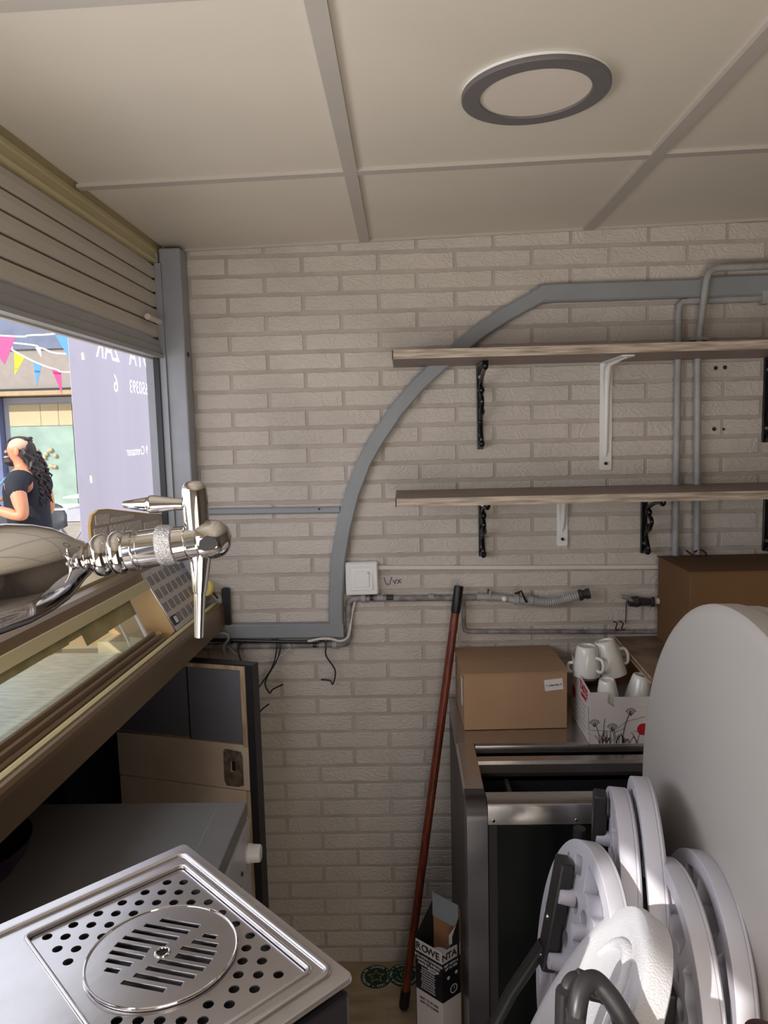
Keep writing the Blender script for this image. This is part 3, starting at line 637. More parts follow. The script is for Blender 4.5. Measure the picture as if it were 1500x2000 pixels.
# ================================================================== DRIP TRAY on black beer cooler unit
O = Vector((-.246, .753, 1.100)); e1 = Vector((-.7071, -.7071, 0)); e2 = Vector((.7071, -.7071, 0))
TM = frame(O, e1, e2)       # local x = e1, local y = e2, z = -up
TM = Matrix((e1, e2, Vector((0, 0, 1)))).transposed().to_4x4(); TM.translation = O
UL = .385
un = thing('beer_cooler_unit', 'black sided beer cooler cabinet below the steel drip tray', 'cabinet', (-.3, .5, 0))
box('body', .002, UL, .004, .2755, .0, .990 + .096, 'black', un, bevel=.004, mtx=Matrix.Translation((0, 0, -1.1)) @ Matrix.Translation((0, 0, 0)) if False else TM @ Matrix.Translation((0, 0, -1.1)))
tr = thing('drip_tray', 'square stainless drip tray with perforated plate and round glass-rinser grid', 'drip tray', (-.22, .6, 1.09))
Tz = lambda z: TM @ Matrix.Translation((0, 0, z))
P0 = (.021, .174, .035, .248)
plate('rim', [rrect(0, UL, 0, .277, .005), rrect(P0[0], P0[1], P0[2], P0[3], .006)], .0016, Tz(-.0026), 'steelbright', tr, .001)
def bead(u0, u1, v0, v1, r, rad=.006):
    pts = [(x, y, 0.0) for x, y in rrect(u0, u1, v0, v1, rad)]
    return MB().tube([TM @ Vector(p) for p in pts], r, 10, closed=True)
bead(.010, UL - .01, .016, .262, .0032, .008).build('raised_bead', 'steelbright', tr, smooth=True)
bead(P0[0] - .001, P0[1] + .001, P0[2] - .001, P0[3] + .001, .0022, .006).build('inner_bead', 'steelbright', tr, smooth=True)
box('basin', P0[0] - .004, P0[1] + .004, P0[2] - .004, P0[3] + .004, -.0115, -.0095, 'darkgrey', tr, mtx=TM)
cu, cv = (P0[0] + P0[1]) / 2, (P0[2] + P0[3]) / 2
hl = []
for i in range(-12, 13):
    for j in range(-12, 13):
        wx, wy = -.2440 + .01655 * i, .6400 + .0158 * j
        d = Vector((wx, wy, 0)) - Vector((O.x, O.y, 0)); u, v = d.dot(e1), d.dot(e2)
        if P0[0] + .009 < u < P0[1] - .009 and P0[2] + .009 < v < P0[3] - .009 and math.hypot(u - cu, v - cv) > .0665:
            hl.append(circ(u, v, .0044, 14))
PT = P0
plate('perforated_plate', [rrect(PT[0] + .002, PT[1] - .002, PT[2] + .002, PT[3] - .002, .005), circ(cu, cv, .055, 40)] + hl, .0006, Tz(-.0030), 'steelbright', tr)
# rinser grid: slots run roughly along world X, split by a diagonal spine
sl = []
c_w = O + e1 * cu + e2 * cv
sdir = Vector((.97, -.24, 0)); pdir = Vector((.24, .97, 0))
def q2(a, b):
    d = c_w + sdir * a + pdir * b - O; return (d.dot(e1), d.dot(e2))
for k in range(-4, 5):
    b = k * .0095
    half = math.sqrt(max(0, .046 ** 2 - b * b))
    sp = b * .55
    for (a0, a1) in ((-half, sp - .007 - (.006 if k == 0 else 0)), (sp + .007 + (.006 if k == 0 else 0), half)):
        if a1 - a0 > .008:
            w = .0027 if k else .0034
            sl.append([q2(a0, b - w), q2(a1, b - w), q2(a1, b + w), q2(a0, b + w)])
rg_ = plate('rinser_grid', [circ(cu, cv, .0625, 60), circ(cu, cv, .0055, 20)] + sl, .0007, Tz(-.0008), 'steelbright', tr, .0003)
MB().tube([TM @ Vector((cu + .0625 * math.cos(a), cv + .0625 * math.sin(a), .0002)) for a in [2 * PI * i / 60 for i in range(60)]], .0012, 8, closed=True).build('grid_ring', 'chrome', rg_, smooth=True)
MB().tube([TM @ Vector((cu + .0058 * math.cos(a), cv + .0058 * math.sin(a), .0006)) for a in [2 * PI * i / 20 for i in range(20)]], .0012, 8, closed=True).build('centre_eyelet', 'chrome', rg_, smooth=True)

# ================================================================== WHITE APPLIANCE, BOWL, OLD DOOR
ap_ = thing('white_appliance', 'white undercounter appliance with round control knob below the display case', 'appliance', (-.6, 1.03, 0))
box('body', -.88, -.312, .73, 1.318, .012, .820, 'grey_appl', ap_, bevel=.003)
box('top_panel', -.885, -.308, .722, 1.322, .822, .850, 'grey_top', ap_, bevel=.003)
cp_ = box('control_panel', -.312, -.304, .735, 1.316, .715, .8205, 'grey_appl', ap_, bevel=.002)
box('front_door', -.312, -.305, .735, 1.316, .05, .708, 'grey_appl', ap_, bevel=.003)
box('top_seam', -.360, -.359, .73, 1.31, .8495, .8505, 'trunkgrey', ap_)
MB().lathe([(0, .0165), (.004, .018), (.008, .0165), (.024, .0155), (.026, .014)], (-.304, 1.283, .770), (-.27, 1.283, .770), 28).build('control_knob', 'white', cp_, smooth=True)
MB().lathe([(0, .004), (.003, .004)], (-.304, 1.235, .760), (-.29, 1.235, .760), 10).build('indicator', 'darkgrey', cp_)
MB().lathe([(0, .004), (.003, .004)], (-.304, 1.215, .745), (-.29, 1.215, .745), 10).build('indicator', 'darkgrey', cp_)
bw = MB().lathe([(0, .05), (.004, .085), (.03, .105), (.05, .112), (.052, .112), (.048, .106), (.03, .098), (.008, .05), (.006, .001)], (-.722, 1.09, .8515), (-.722, 1.09, .95), 40).build('plastic_bowl', 'purple', smooth=True)
tag(bw, 'dark purple round plastic bowl on the white appliance in the shadow under the case', 'bowl')
# old cupboard door leaning beyond the appliance; local frame x from left edge to right edge
od = thing('old_cupboard_door', 'old cream cupboard door with two smoked glass panes and a rusted lock hole', 'door', (-.57, 1.8, 0))
DM = Matrix((Vector((.965, -.262, 0)).normalized(), Vector((0, 0, 1)), Vector((.262, .965, 0)).normalized())).transposed().to_4x4(); DM.translation = Vector((-.770, 1.866, 0))
DW = .383; DT = .972
def dbox(name, x0, x1, z0, z1, y0, y1, m, bevel=0): return box(name, x0, x1, z0, z1, y0, y1, m, od, bevel, DM)
dbox('core', 0, DW - .001, .0, DT - .004, .004, .026, 'wood')
dbox('edge_strip', DW, DW + .020, .0, DT, -.002, .030, 'darkgrey')
dbox('top_edge', 0, DW, DT - .004, DT, .0, .030, 'darkgrey')
dbox('right_batten', DW - .014, DW - .001, .760, DT - .004, -.004, .004, 'wood', .001)
dbox('top_batten', 0, DW - .014, DT - .014, DT - .004, -.004, .004, 'wood', .001)
dbox('smoked_pane', .0, .218, .772, DT - .014, -.001, .004, 'dglass')
dbox('smoked_pane', .221, DW - .014, .768, DT - .014, -.001, .004, 'dglass')
dbox('pane_divider', .218, .221, .768, DT - .014, -.002, .003, 'black')
lp_ = plate('lock_panel', [[(0, .648), (DW - .001, .648), (DW - .001, .765), (0, .765)], rrect(.331, .345, .692, .722, .004)], .003, DM @ Matrix.Translation((0, 0, .0)), 'doorpanel', od)
dbox('lower_panel', 0, DW - .012, .02, .6455, -.003, .004, 'doorpanel', .001)
dbox('lower_batten', DW - .011, DW - .001, .02, .6455, -.004, .004, 'wood')
plate('rusted_patch', [[(.312, .668), (.313, .745), (.318, .752), (.362, .748), (.366, .735), (.366, .66), (.35, .655), (.318, .655)], rrect(.331, .345, .692, .722, .004)], .0006, DM @ Matrix.Translation((0, 0, -.0038)), 'rust', lp_)
dbox('lock_void', .328, .348, .688, .726, .0032, .0038, 'void')

# ================================================================== BROOM HANDLE, COASTERS
bh = thing('broom_handle', 'reddish brown wooden stick with black grip leaning on the back wall', 'broom handle', (-.031, 1.817, 0))
p0, p1 = Vector((-.031, 1.817, .010)), Vector((.141, 1.955, 1.120))
MB().tube([p0.lerp(p1, k) for k in (.03, .3, .6, .94)], .0112, 14).build('stick', 'broom', bh, smooth=True)
MB().tube([p0.lerp(p1, k) for k in (0, .006, .042)], [.0115, .0135, .0135], 14).build('rubber_foot', 'black', bh, smooth=True)
MB().tube([p0.lerp(p1, k) for k in (.935, .94, .996, 1.0)], [.0115, .0128, .0128, .0118], 14).build('grip', 'black', bh, smooth=True)
def star(r1, r2, rot=0, n=5):
    return [((r1 if i % 2 == 0 else r2) * math.cos(rot + PI * i / n), (r1 if i % 2 == 0 else r2) * math.sin(rot + PI * i / n)) for i in range(2 * n)]
def coaster(x, y, z, rot, label, starred):
    t = thing('beer_coaster', label, 'coaster', (x, y, z), 'round green coasters on the floor')
    Mx = Matrix.Translation((x, y, z)) @ Matrix.Rotation(rot, 4, 'Z')
    plate('disc', [circ(0, 0, .0445, 48)], .0006, Mx, 'green', t)
    lt = []
    word = 'ESTRELLA DE LEVANTE * MURCIA 1963 * '
    for i, ch in enumerate(word):
        if ch == ' ': continue
        a = PI / 2 - 2 * PI * i / len(word)
        lt.append((text_mesh(ch, .0105, .0002, bold=.0002), Mx @ Matrix.Translation((.0365 * math.cos(a), .0365 * math.sin(a), .0009)) @ Matrix.Rotation(a - PI / 2, 4, 'Z')))
    if not starred:
        for i, ch in enumerate('CERVEZA * 1963 * '):
            if ch == ' ': continue
            a = PI / 2 - 2 * PI * i / 17
            lt.append((text_mesh(ch, .009, .0002), Mx @ Matrix.Translation((.022 * math.cos(a), .022 * math.sin(a), .0009)) @ Matrix.Rotation(a - PI / 2, 4, 'Z')))
    link('ring_lettering', join_meshes('ring_lettering', lt, 'inkw'), t)
    if starred: plate('gold_star', [star(.026, .0115, .3), star(.0225, .0098, .3)], .0003, Mx @ Matrix.Translation((0, 0, .0009)), 'gold', t)
    else: plate('gold_mark', [circ(0, 0, .010, 20), circ(0, 0, .008, 20)], .0003, Mx @ Matrix.Translation((0, 0, .0009)), 'gold', t)
coaster(-.108, 1.940, .0028, 2.6, 'round green coaster with a gold star on the floor by the wall', True)
coaster(-.030, 1.945, .0042, .6, 'round green coaster with two rings of lettering, behind the stick foot', False)

# ================================================================== PRINTED APPLIANCE CARTON ON THE FLOOR
fc = thing('printed_carton', 'open black and white printed appliance carton standing on the floor by the cooler', 'carton', (.06, 1.58, 0))
cF, cL_, cR_, cB = Vector((.063, 1.552, 0)), Vector((.003, 1.604, 0)), Vector((.1075, 1.588, 0)), Vector((.0475, 1.640, 0))
CH = .366
def wallq(name, a, b, z0, z1, m, th=.0015, lean=0.0, hb=None, parent=fc):
    d = (b - a).normalized(); n_ = Vector((d.y, -d.x, 0)) * th
    z = Vector((0, 0, 1)); hb = z1 if hb is None else hb; ln = Vector((d.y, -d.x, 0)) * lean
    vs = [a + z * z0, b + z * z0, b + z * hb + ln, a + z * z1 + ln]
    return MB().add(vs + [v - n_ for v in vs], [(0, 1, 2, 3), (7, 6, 5, 4), (0, 4, 5, 1), (1, 5, 6, 2), (2, 6, 7, 3), (3, 7, 4, 0)]).build(name, m, parent)
for a, b, nm in ((cL_, cF, 'left'), (cF, cR_, 'right')):
    wallq('lower_white_print', a, b, 0, .243, 'printw'); wallq('black_print_panel', a, b, .243, CH - .028, 'printk'); wallq('white_brand_band', a, b, CH - .028, CH, 'printw')
wallq('back_wall_flap', cR_, cB, 0, .450, 'cardin', hb=.440); wallq('back_wall_flap', cB, cL_, 0, .440, 'printk', hb=.370)
wallq('upright_flap', cB + Vector((-.002, -.004, 0)), cB.lerp(cR_, .95) + Vector((-.002, -.006, 0)), .40, .458, 'trunkgrey')
wallq('dark_inner_flap', cR_ + Vector((-.004, -.004, 0)), cF.lerp(cR_, .45) + Vector((0, .01, 0)), .28, .430, 'printk', hb=.375)
wallq('sticker', cR_.lerp(cF, .12) + Vector((-.006, .002, 0)), cR_.lerp(cF, .48) + Vector((-.006, .004, 0)), .370, .408, 'paper', hb=.392)
box('carton_base', .045, .066, 1.58, 1.61, .001, .004, 'cardin', fc)
def on_face(a, b, z, frac, mesh_, m, name, out=.0012):
    d = (b - a).normalized(); n_ = Vector((d.y, -d.x, 0)); o_ = a.lerp(b, frac) + Vector((0, 0, z)) + n_ * out
    mm = Matrix((d, Vector((0, 0, 1)), n_)).transposed().to_4x4(); mm.translation = o_; return (mesh_, mm)
fw1 = (cF - cL_).length; fw2 = (cR_ - cF).length
it = []
for i, ch in enumerate('ROWE'): it.append(on_face(cL_, cF, CH - .014, .13 + .235 * i, text_mesh(ch, .024, bold=.0004), 0, ''))
for i, ch in enumerate('NTA'): it.append(on_face(cF, cR_, CH - .014, .12 + .25 * i, text_mesh(ch, .022, bold=.0004), 0, ''))
link('brand_lettering', join_meshes('brand_lettering', it, 'ink'), fc)
it = []
for k, s_ in enumerate(('ECO MODE CONSUMES', 'COMPACT, ENERGY', 'ENERGY SAVINGS')): it.append(on_face(cL_, cF, CH - .036 - k * .009, .5, text_mesh(s_, .0076, bold=.0002), 0, ''))
for k, s_ in enumerate(('GET WITH A', 'UP TO 50%')): it.append(on_face(cF, cR_, CH - .036 - k * .009, .45, text_mesh(s_, .0076, bold=.0002), 0, ''))
for k in range(9):
    it.append(on_face(cL_, cF, CH - .063 - k * .0062, .48, text_mesh('iiiwiiimiiwiiimiiiiwi'[:18 + k % 3], .0062), 0, ''))
for fx, fz in ((.30, .298), (.72, .302)): it.append(on_face(cF, cR_, fz, fx, curve_mesh([circ(0, 0, .0042, 16)], .0002), 0, ''))
it.append(on_face(cF, cR_, .265, .58, curve_mesh([circ(0, 0, .011, 24), circ(0, 0, .0088, 24)], .0002), 0, ''))
it.append(on_face(cF, cR_, .265, .60, text_mesh('!', .014), 0, ''))
link('white_lettering', join_meshes('white_lettering', it, 'inkw'), fc)
it = [on_face(cL_, cF, .226, .5, text_mesh('EASY TO STORE', .0075), 0, ''), on_face(cL_, cF, .216, .5, text_mesh('AND TO CLEAN', .0075), 0, '')]
link('dark_lettering', join_meshes('dark_lettering', it, 'ink'), fc)
pl = MB().lathe([(0, .016), (.003, .026), (.02, .031), (.022, .031), (.018, .028), (.004, .014), (.003, .001)], (.056, 1.597, .301), (.055, 1.585, .33), 28).build('white_dish', 'ceramic', smooth=True)
tag(pl, 'round white dish standing inside the open printed carton on the floor', 'dish')
box('inner_packing', .042, .070, 1.582, 1.610, .004, .30, 'cardin', fc)

# ================================================================== BOTTLE COOLER
bc = thing('bottle_cooler', 'low stainless and black glass-topped bottle cooler under the cartons', 'cooler', (.5, 1.7, 0))
ZT = .80
box('left_side', .112, .150, 1.46, 1.985, .02, .760, 'darkgrey', bc)
box('left_top_trim', .110, .152, 1.462, 1.683, .776, ZT, 'steel', bc, bevel=.003)
box('rear_ledge', .110, 1.05, 1.682, 1.990, .776, ZT, 'steel', bc)
MB().prism([(1.682, .776), (1.674, .779), (1.671, .788), (1.674, .797), (1.682, .80)], .154, 1.05, lambda u, v, w: Vector((w, u, v))).build('ledge_nose', 'steel', bc, smooth=True)
MB().prism([(1.622, .765), (1.616, .775), (1.620, .785), (1.64, .787), (1.64, .765)], .154, 1.05, lambda u, v, w: Vector((w, u, v))).build('rear_lid_rail', 'steel', bc)
box('lid_rail_dark', .154, 1.05, 1.575, 1.616, .760, .778, 'darkgrey', bc)
box('fixed_lid', .154, 1.05, 1.64, 1.682, .765, .776, 'lid', bc)
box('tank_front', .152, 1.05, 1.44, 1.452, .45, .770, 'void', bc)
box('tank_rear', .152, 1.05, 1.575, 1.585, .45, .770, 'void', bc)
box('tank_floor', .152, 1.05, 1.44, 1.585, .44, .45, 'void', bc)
box('divider', .208, .216, 1.452, 1.575, .45, .765, 'darkgrey', bc)
box('inner_slide', .216, 1.05, 1.452, 1.458, .748, .756, 'whitewarm', bc)
for i in range(14): box('vent_bar', .25 + i * .022, .262 + i * .022, 1.570, 1.575, .66, .73, 'black', bc)
for x in (.36, .44): MB().sphere((x, 1.52, .70), .018, n=12, sz=1.3).build('inner_cap', 'black', bc, smooth=True)
MB().prism([(1.452, .760), (1.452, .792), (1.446, ZT), (1.412, ZT), (1.402, .797), (1.398, .790), (1.397, .757), (1.405, .757)], .152, 1.05, lambda u, v, w: Vector((w, u, v))).build('front_rail', 'steel', bc, smooth=True)
# bull-nosed left front post
MB().prism([(1.462, ZT), (1.440, ZT), (1.415, .795), (1.400, .782), (1.395, .764), (1.395, .02), (1.462, .02)], .110, .151, lambda u, v, w: Vector((w, u, v))).build('front_post', 'steeldark', bc, smooth=True)
box('front_door', .153, 1.05, 1.402, 1.44, .05, .755, 'teal', bc, bevel=.003)
box('kick_plate', .153, 1.05, 1.41, 1.44, .0, .05, 'darkgrey', bc)
box('door_frame', .153, .170, 1.3985, 1.402, .05, .755, 'darkgrey', bc)
for x in (.163, .326, .6): MB().lathe([(0, .0035), (.0015, .003)], (x, 1.3975, .765), (x, 1.39, .765), 10).build('screw', 'chrome', bc)

# ================================================================== CARTONS, MUGS, BOARD, BIG BOX
c1 = thing('cardboard_box', 'closed plain brown cardboard box with small white label on the bottle cooler', 'box', (.26, 1.87, .80))
M1 = Matrix.Translation((.1355, 1.757, .801)) @ Matrix.Rotation(math.radians(1.5), 4, 'Z')
box('carton_body', 0, .252, 0, .215, 0, .142, 'card', c1, mtx=M1, bevel=.0015)
MB().add([M1 @ Vector(p) for p in [(-.004, -.003, .141), (.256, -.003, .1425), (.256, .109, .1455), (-.004, .109, .1465), (-.004, -.003, .143), (.256, -.003, .1445), (.256, .109, .1475), (-.004, .109, .1485)]],
         [(3, 2, 1, 0), (4, 5, 6, 7), (0, 1, 5, 4), (1, 2, 6, 5), (2, 3, 7, 6), (3, 0, 4, 7)]).build('top_flap', 'card', c1)
MB().add([M1 @ Vector(p) for p in [(-.004, .111, .1455), (.256, .111, .1455), (.256, .218, .142), (-.004, .218, .142), (-.004, .111, .1475), (.256, .111, .1475), (.256, .218, .144), (-.004, .218, .144)]],
         [(3, 2, 1, 0), (4, 5, 6, 7), (0, 1, 5, 4), (1, 2, 6, 5), (2, 3, 7, 6), (3, 0, 4, 7)]).build('top_flap', 'card', c1)
LM = M1 @ frame((.219, -.001, .111), (1, 0, .10), (-.10, 0, 1))
lab_ = plate('label', [rrect(-.0225, .0225, -.014, .014, .001)], .0004, LM, 'paper', c1)
link('label_lettering', join_meshes('label_lettering', [(text_mesh('T. Coffee Mug 12', .0055, bold=.0001), LM @ Matrix.Translation((0, -.001, .0008)))], 'ink'), lab_)
plate('side_label', [rrect(.0, .03, .05, .12, .001)], .0004, M1 @ frame((-.0008, .06, 0), (0, -1, 0), (0, 0, 1)), 'paper', c1)
c2 = thing('mug_carton', 'open white carton printed with wild plants, holding upturned white mugs', 'carton', (.52, 1.76, .80))
M2 = Matrix.Translation((.419, 1.668, .801))
cw, cd = .19, .18
def cface(name, x0, x1, y0, y1, z0, z1, m, par=c2): return box(name, x0, x1, y0, y1, z0, z1, m, par, mtx=M2)
fpn_ = plate('front_panel', [[(0, 0), (cw, 0), (cw, .088), (.055, .088), (.040, .100), (.0, .100)]], .001, M2 @ frame((0, 0, 0), (1, 0, 0), (0, 0, 1)), 'printw', c2)
cface('corner_tab', .0, .040, -.0016, -.0010, .100, .124, 'printw'); cface('corner_tab_side', .0, .040, .0, .0012, .098, .124, 'printw')
plate('left_panel', [[(0, 0), (cd, 0), (cd, .160), (.10, .132), (0, .124)]], .001, M2 @ Matrix(((0, 0, 1, 0), (1, 0, 0, 0), (0, 1, 0, 0), (0, 0, 0, 1))), 'printw', c2)
cface('rear_panel', 0, cw, cd - .002, cd, 0, .14, 'cardin'); cface('right_panel', cw - .002, cw, 0, cd, 0, .124, 'cardin')
cface('carton_base', 0, cw, 0, cd, 0, .003, 'cardin'); cface('inner_tray', .004, cw - .004, .004, cd - .004, .076, .079, 'trunkgrey')
cface('inner_front_lip', .055, cw, .001, .003, .088, .112, 'printw')
fp = M2 @ frame((0, -.0016, 0), (1, 0, 0), (0, 0, 1))
mb = MB()
random.seed(11)
def stem(x, h, lean, umb=False, r=.0006):
    pts = [fp @ Vector((x + lean * (k / 5) ** 2, .002 + h * k / 5, 0)) for k in range(6)]
    mb.tube(pts, r, 5)
    if umb:
        top = Vector((x + lean, .002 + h, 0))
        for k in range(7):
            a = PI * (.1 + .8 * k / 6); q = top + Vector((math.cos(a) * .011, math.sin(a) * .009 - .004, 0))
            mb.tube([fp @ (top - Vector((0, .012, 0))), fp @ q], .0004, 4); mb.sphere(fp @ q, .0015, sy=.3, n=6)
stem(.022, .052, -.012, True); stem(.030, .060, .004); stem(.045, .042, .006, True); stem(.075, .078, .018, True, .0008); stem(.060, .035, -.006)
for k in range(34):
    x = .02 + .09 * random.random(); stem(x, random.uniform(.008, .03), random.uniform(-.012, .012))
for a, b in (((.05, .03), (.085, .055)), ((.085, .055), (.125, .065)), ((.0, .035), (.06, .030)), ((.06, .030), (.08, .038)), ((.1, .03), (.15, .034))):
    mb.tube([fp @ Vector((a[0], a[1], 0)), fp @ Vector((b[0], b[1], 0))], .0004, 4)
pd_ = mb.build('plant_drawing', 'ink', fpn_); pd_['kind'] = 'stuff'
for k, (x, y) in enumerate(((.122, .035),)):
    plate('red_badge', [circ(x, y, .014, 24)], .0003, fp, 'inkred', c2)
lf = M2 @ Matrix(((0, 0, -1, -.0016), (-1, 0, 0, 0), (0, 1, 0, 0), (0, 0, 0, 1)))
plate('red_badge', [circ(-.155, .072, .016, 24)], .0003, lf, 'inkred', c2)
link('red_lettering', join_meshes('red_lettering', [(text_mesh('TASTE', .026, bold=.0006), lf @ Matrix.Translation((-.055, .112, 0)) @ Matrix.Rotation(-.08, 4, 'Z')), (text_mesh('PREMIUM', .012, bold=.0004), lf @ Matrix.Translation((-.055, .094, 0)))], 'inkred'), c2)
it = [(text_mesh('. '.join(['~ ~~ ~', '~~ ~ ~~'][k % 2] for _ in range(3)), .010), lf @ Matrix.Translation((-.09, .015 + .012 * k, 0))) for k in range(6)]
it.append((text_mesh('L. CARDAMOM', .010), lf @ Matrix.Translation((-.006, .055, 0)) @ Matrix.Rotation(PI / 2, 4, 'Z')))
link('grey_lettering', join_meshes('grey_lettering', it, 'trunkgrey'), c2)

def make_mug(loc, r_base, r_rim, h, handle_ang, label, tilt=(0, 0), name='mug'):
    """upside-down mug: the foot ring is on top"""
    t = thing(name, label, 'mug', loc, 'upturned white mugs in the plant carton')
    T = Matrix.Translation(loc) @ Euler((tilt[0], tilt[1], 0)).to_matrix().to_4x4()
    mb = MB().lathe([(0, r_rim), (.001, r_rim + .0006), (h * .5, r_rim * .55 + r_base * .45), (h - .008, r_base * 1.02), (h - .002, r_base * .93), (h, r_base * .86), (h, r_base * .74), (h - .003, r_base * .70), (h - .003, .0005)], (0, 0, 0), (0, 0, 1), 36)
    mb.v = [tuple(T @ Vector(v)) for v in mb.v]; mb.build('cup', 'ceramic', t, smooth=True)
    ca, sa = math.cos(handle_ang), math.sin(handle_ang)
    rr = (r_base + r_rim) / 2 - .001
    pts = smooth_path([(rr, h * .25), (rr + .014, h * .22), (rr + .021, h * .42), (rr + .016, h * .62), (rr - .001, h * .66)], 5)
    pts = [(p[0], p[1]) for p in [(q.x, q.y) for q in [Vector((a.x, a.y, 0)) for a in pts]]]
    MB().tube([T @ Vector((x * ca, x * sa, z)) for x, z in pts], .0042, 10).build('handle', 'ceramic', t, smooth=True)
_sp = smooth_path
def smooth_path(P, k=4, closed=False):
    return _sp([Vector((*p, 0)) if len(p) == 2 else Vector(p) for p in P], k, closed)
make_mug((.441, 1.79, .926), .0255, .0335, .074, -.9, 'white mug upside down at the back left of the plant carton, handle to the right')
make_mug((.507, 1.80, .921), .0265, .0365, .088, .2, 'tallest tilted white mug, upside down beside the brown laminate board', (-.10, -.22))
make_mug((.470, 1.705, .880), .0195, .0275, .064, 1.5, 'small tapered white cup nearest the front of the plant carton', (.05, -.05))
make_mug((.553, 1.745, .880), .0220, .0315, .060, .3, 'white cup at the right of the plant carton, below the laminate board', (0, .15))
make_mug((.447, 1.828, .905), .0200, .0280, .055, 2.7, 'white cup half hidden behind the back left mug in the plant carton')
lb = thing('laminate_board', 'mottled brown laminate worktop jutting from the wall over the mugs', 'worktop', (.9, 1.8, .95))
MB().add([Vector(p) for z in (.950, .9625) for p in ((.566, 1.995, z), (.5535, 1.655, z), (1.15, 1.62, z), (1.15, 1.995, z))], [(3, 2, 1, 0), (4, 5, 6, 7), (0, 1, 5, 4), (1, 2, 6, 5), (2, 3, 7, 6), (3, 0, 4, 7)]).build('board', 'marble', lb)
MB().tube([(.566, 1.995, .9625), (.5535, 1.655, .9625)], .0016, 6).build('worn_edge', 'wood', lb)
MB().tube([(.566, 1.995, .950), (.5535, 1.655, .950)], .0016, 6).build('worn_edge', 'wood', lb)
box('support_batten', .70, 1.15, 1.97, 1.9975, .92, .95, 'wood', lb)
box('support_leg', 1.08, 1.12, 1.70, 1.74, .80, .95, 'darkgrey', lb)
bb = thing('large_cardboard_box', 'large dark brown cardboard box on the laminate worktop behind the table', 'box', (.9, 1.86, .963))
box('carton_body', .674, 1.10, 1.752, 1.975, .963, 1.184, 'card2', bb, bevel=.002)
box('top_flap', .672, 1.102, 1.750, 1.862, 1.184, 1.1865, 'card2', bb); box('top_flap', .672, 1.102, 1.864, 1.977, 1.184, 1.1865, 'card2', bb)

# ================================================================== FOLDING TABLE (seen from its top, leaning on edge)
tb = thing('folding_table', 'large round white plastic folding table stored upright at the right', 'table', (.5, .97, 0))
def discframe(c, az, el):
    n = Vector((math.cos(el) * math.cos(az), math.cos(el) * math.sin(az), math.sin(el)))
    a = n.cross(Vector((0, 0, 1))).normalized(); b = a.cross(n)
    m = Matrix((a, b, n)).transposed().to_4x4(); m.translation = Vector(c); return m
TMx = discframe((.430, .975, .868), 3.096, .008)
TR = .42
def lath(prof, Mx, name, m, parent, n=96):
    mb = MB().lathe(prof, (0, 0, 0), (0, 0, 1), n); mb.v = [tuple(Mx @ Vector(v)) for v in mb.v]; return mb.build(name, m, parent, smooth=True)
lath([(0, .001), (0, TR - .016), (-.002, TR - .006), (-.007, TR - .0005), (-.012, TR), (-.036, TR), (-.040, TR - .004), (-.040, .001)], TMx, 'tabletop', 'table', tb)
lath([(-.0405, .001), (-.0405, TR - .006), (-.048, TR - .003), (-.066, TR - .003), (-.070, TR - .008), (-.070, .001)], TMx, 'folded_half', 'table', tb)
for s in (-1, 1):
    MB().tube([(.52, .975 + s * .22, 1.15), (.53, .975 + s * .24, .5), (.56, .975 + s * .26, .012)], .013, 12).build('leg', 'darkgrey', tb, smooth=True)
MB().tube([(.535, .74, .35), (.535, 1.21, .35)], .011, 10).build('crossbar', 'darkgrey', tb, smooth=True)
box('hinge_rail', .502, .520, .70, 1.25, 1.10, 1.16, 'darkgrey', tb)

# ================================================================== FOLDED STOOLS
def arcpoly(r0, r1, a0, a1, n=10, wav=0.0):
    a0, a1 = math.radians(a0), math.radians(a1)
    o = [(r1 * math.cos(a0 + (a1 - a0) * i / n), r1 * math.sin(a0 + (a1 - a0) * i / n)) for i in range(n + 1)]
    i_ = [((r0 + wav * math.sin(PI * 3 * i / n)) * math.cos(a0 + (a1 - a0) * i / n), (r0 + wav * math.sin(PI * 3 * i / n)) * math.sin(a0 + (a1 - a0) * i / n)) for i in range(n, -1, -1)]
    return o + i_
def rounded(P, k=.25):
    out = []
    n = len(P)
    for i in range(n):
        p = Vector(P[i]); a = Vector(P[i - 1]); b = Vector(P[(i + 1) % n]); out += [tuple(p.lerp(a, k)), tuple(p.lerp(b, k))]
    return out
R_ = .17
def seat_holes(R):
    k = R / .17; H = []
    for o_ in (0, 180):
        H.append(rounded(arcpoly(.104 * k, .150 * k, o_ + 84, o_ + 122, 10, .007 * k)))
        H.append(rounded(arcpoly(.108 * k, .150 * k, o_ + 130, o_ + 166, 8, .005 * k)))
        H.append(rounded(arcpoly(.120 * k, .150 * k, o_ + 62, o_ + 76, 4)))
        for a in range(-4, 58, 13): H.append(circ(.146 * k * math.cos(math.radians(a + o_)), .146 * k * math.sin(math.radians(a + o_)), .0065 * k, 10, .010 * k))
    for a in range(8, 360, 30): H.append(circ(.080 * k * math.cos(math.radians(a)), .080 * k * math.sin(math.radians(a)), .0155 * k, 12, .0135 * k))
    for a in range(18, 360, 60): H.append(circ(.040 * k * math.cos(math.radians(a)), .040 * k * math.sin(math.radians(a)), .0135 * k, 10))
    return H
ST_UNDER = {}
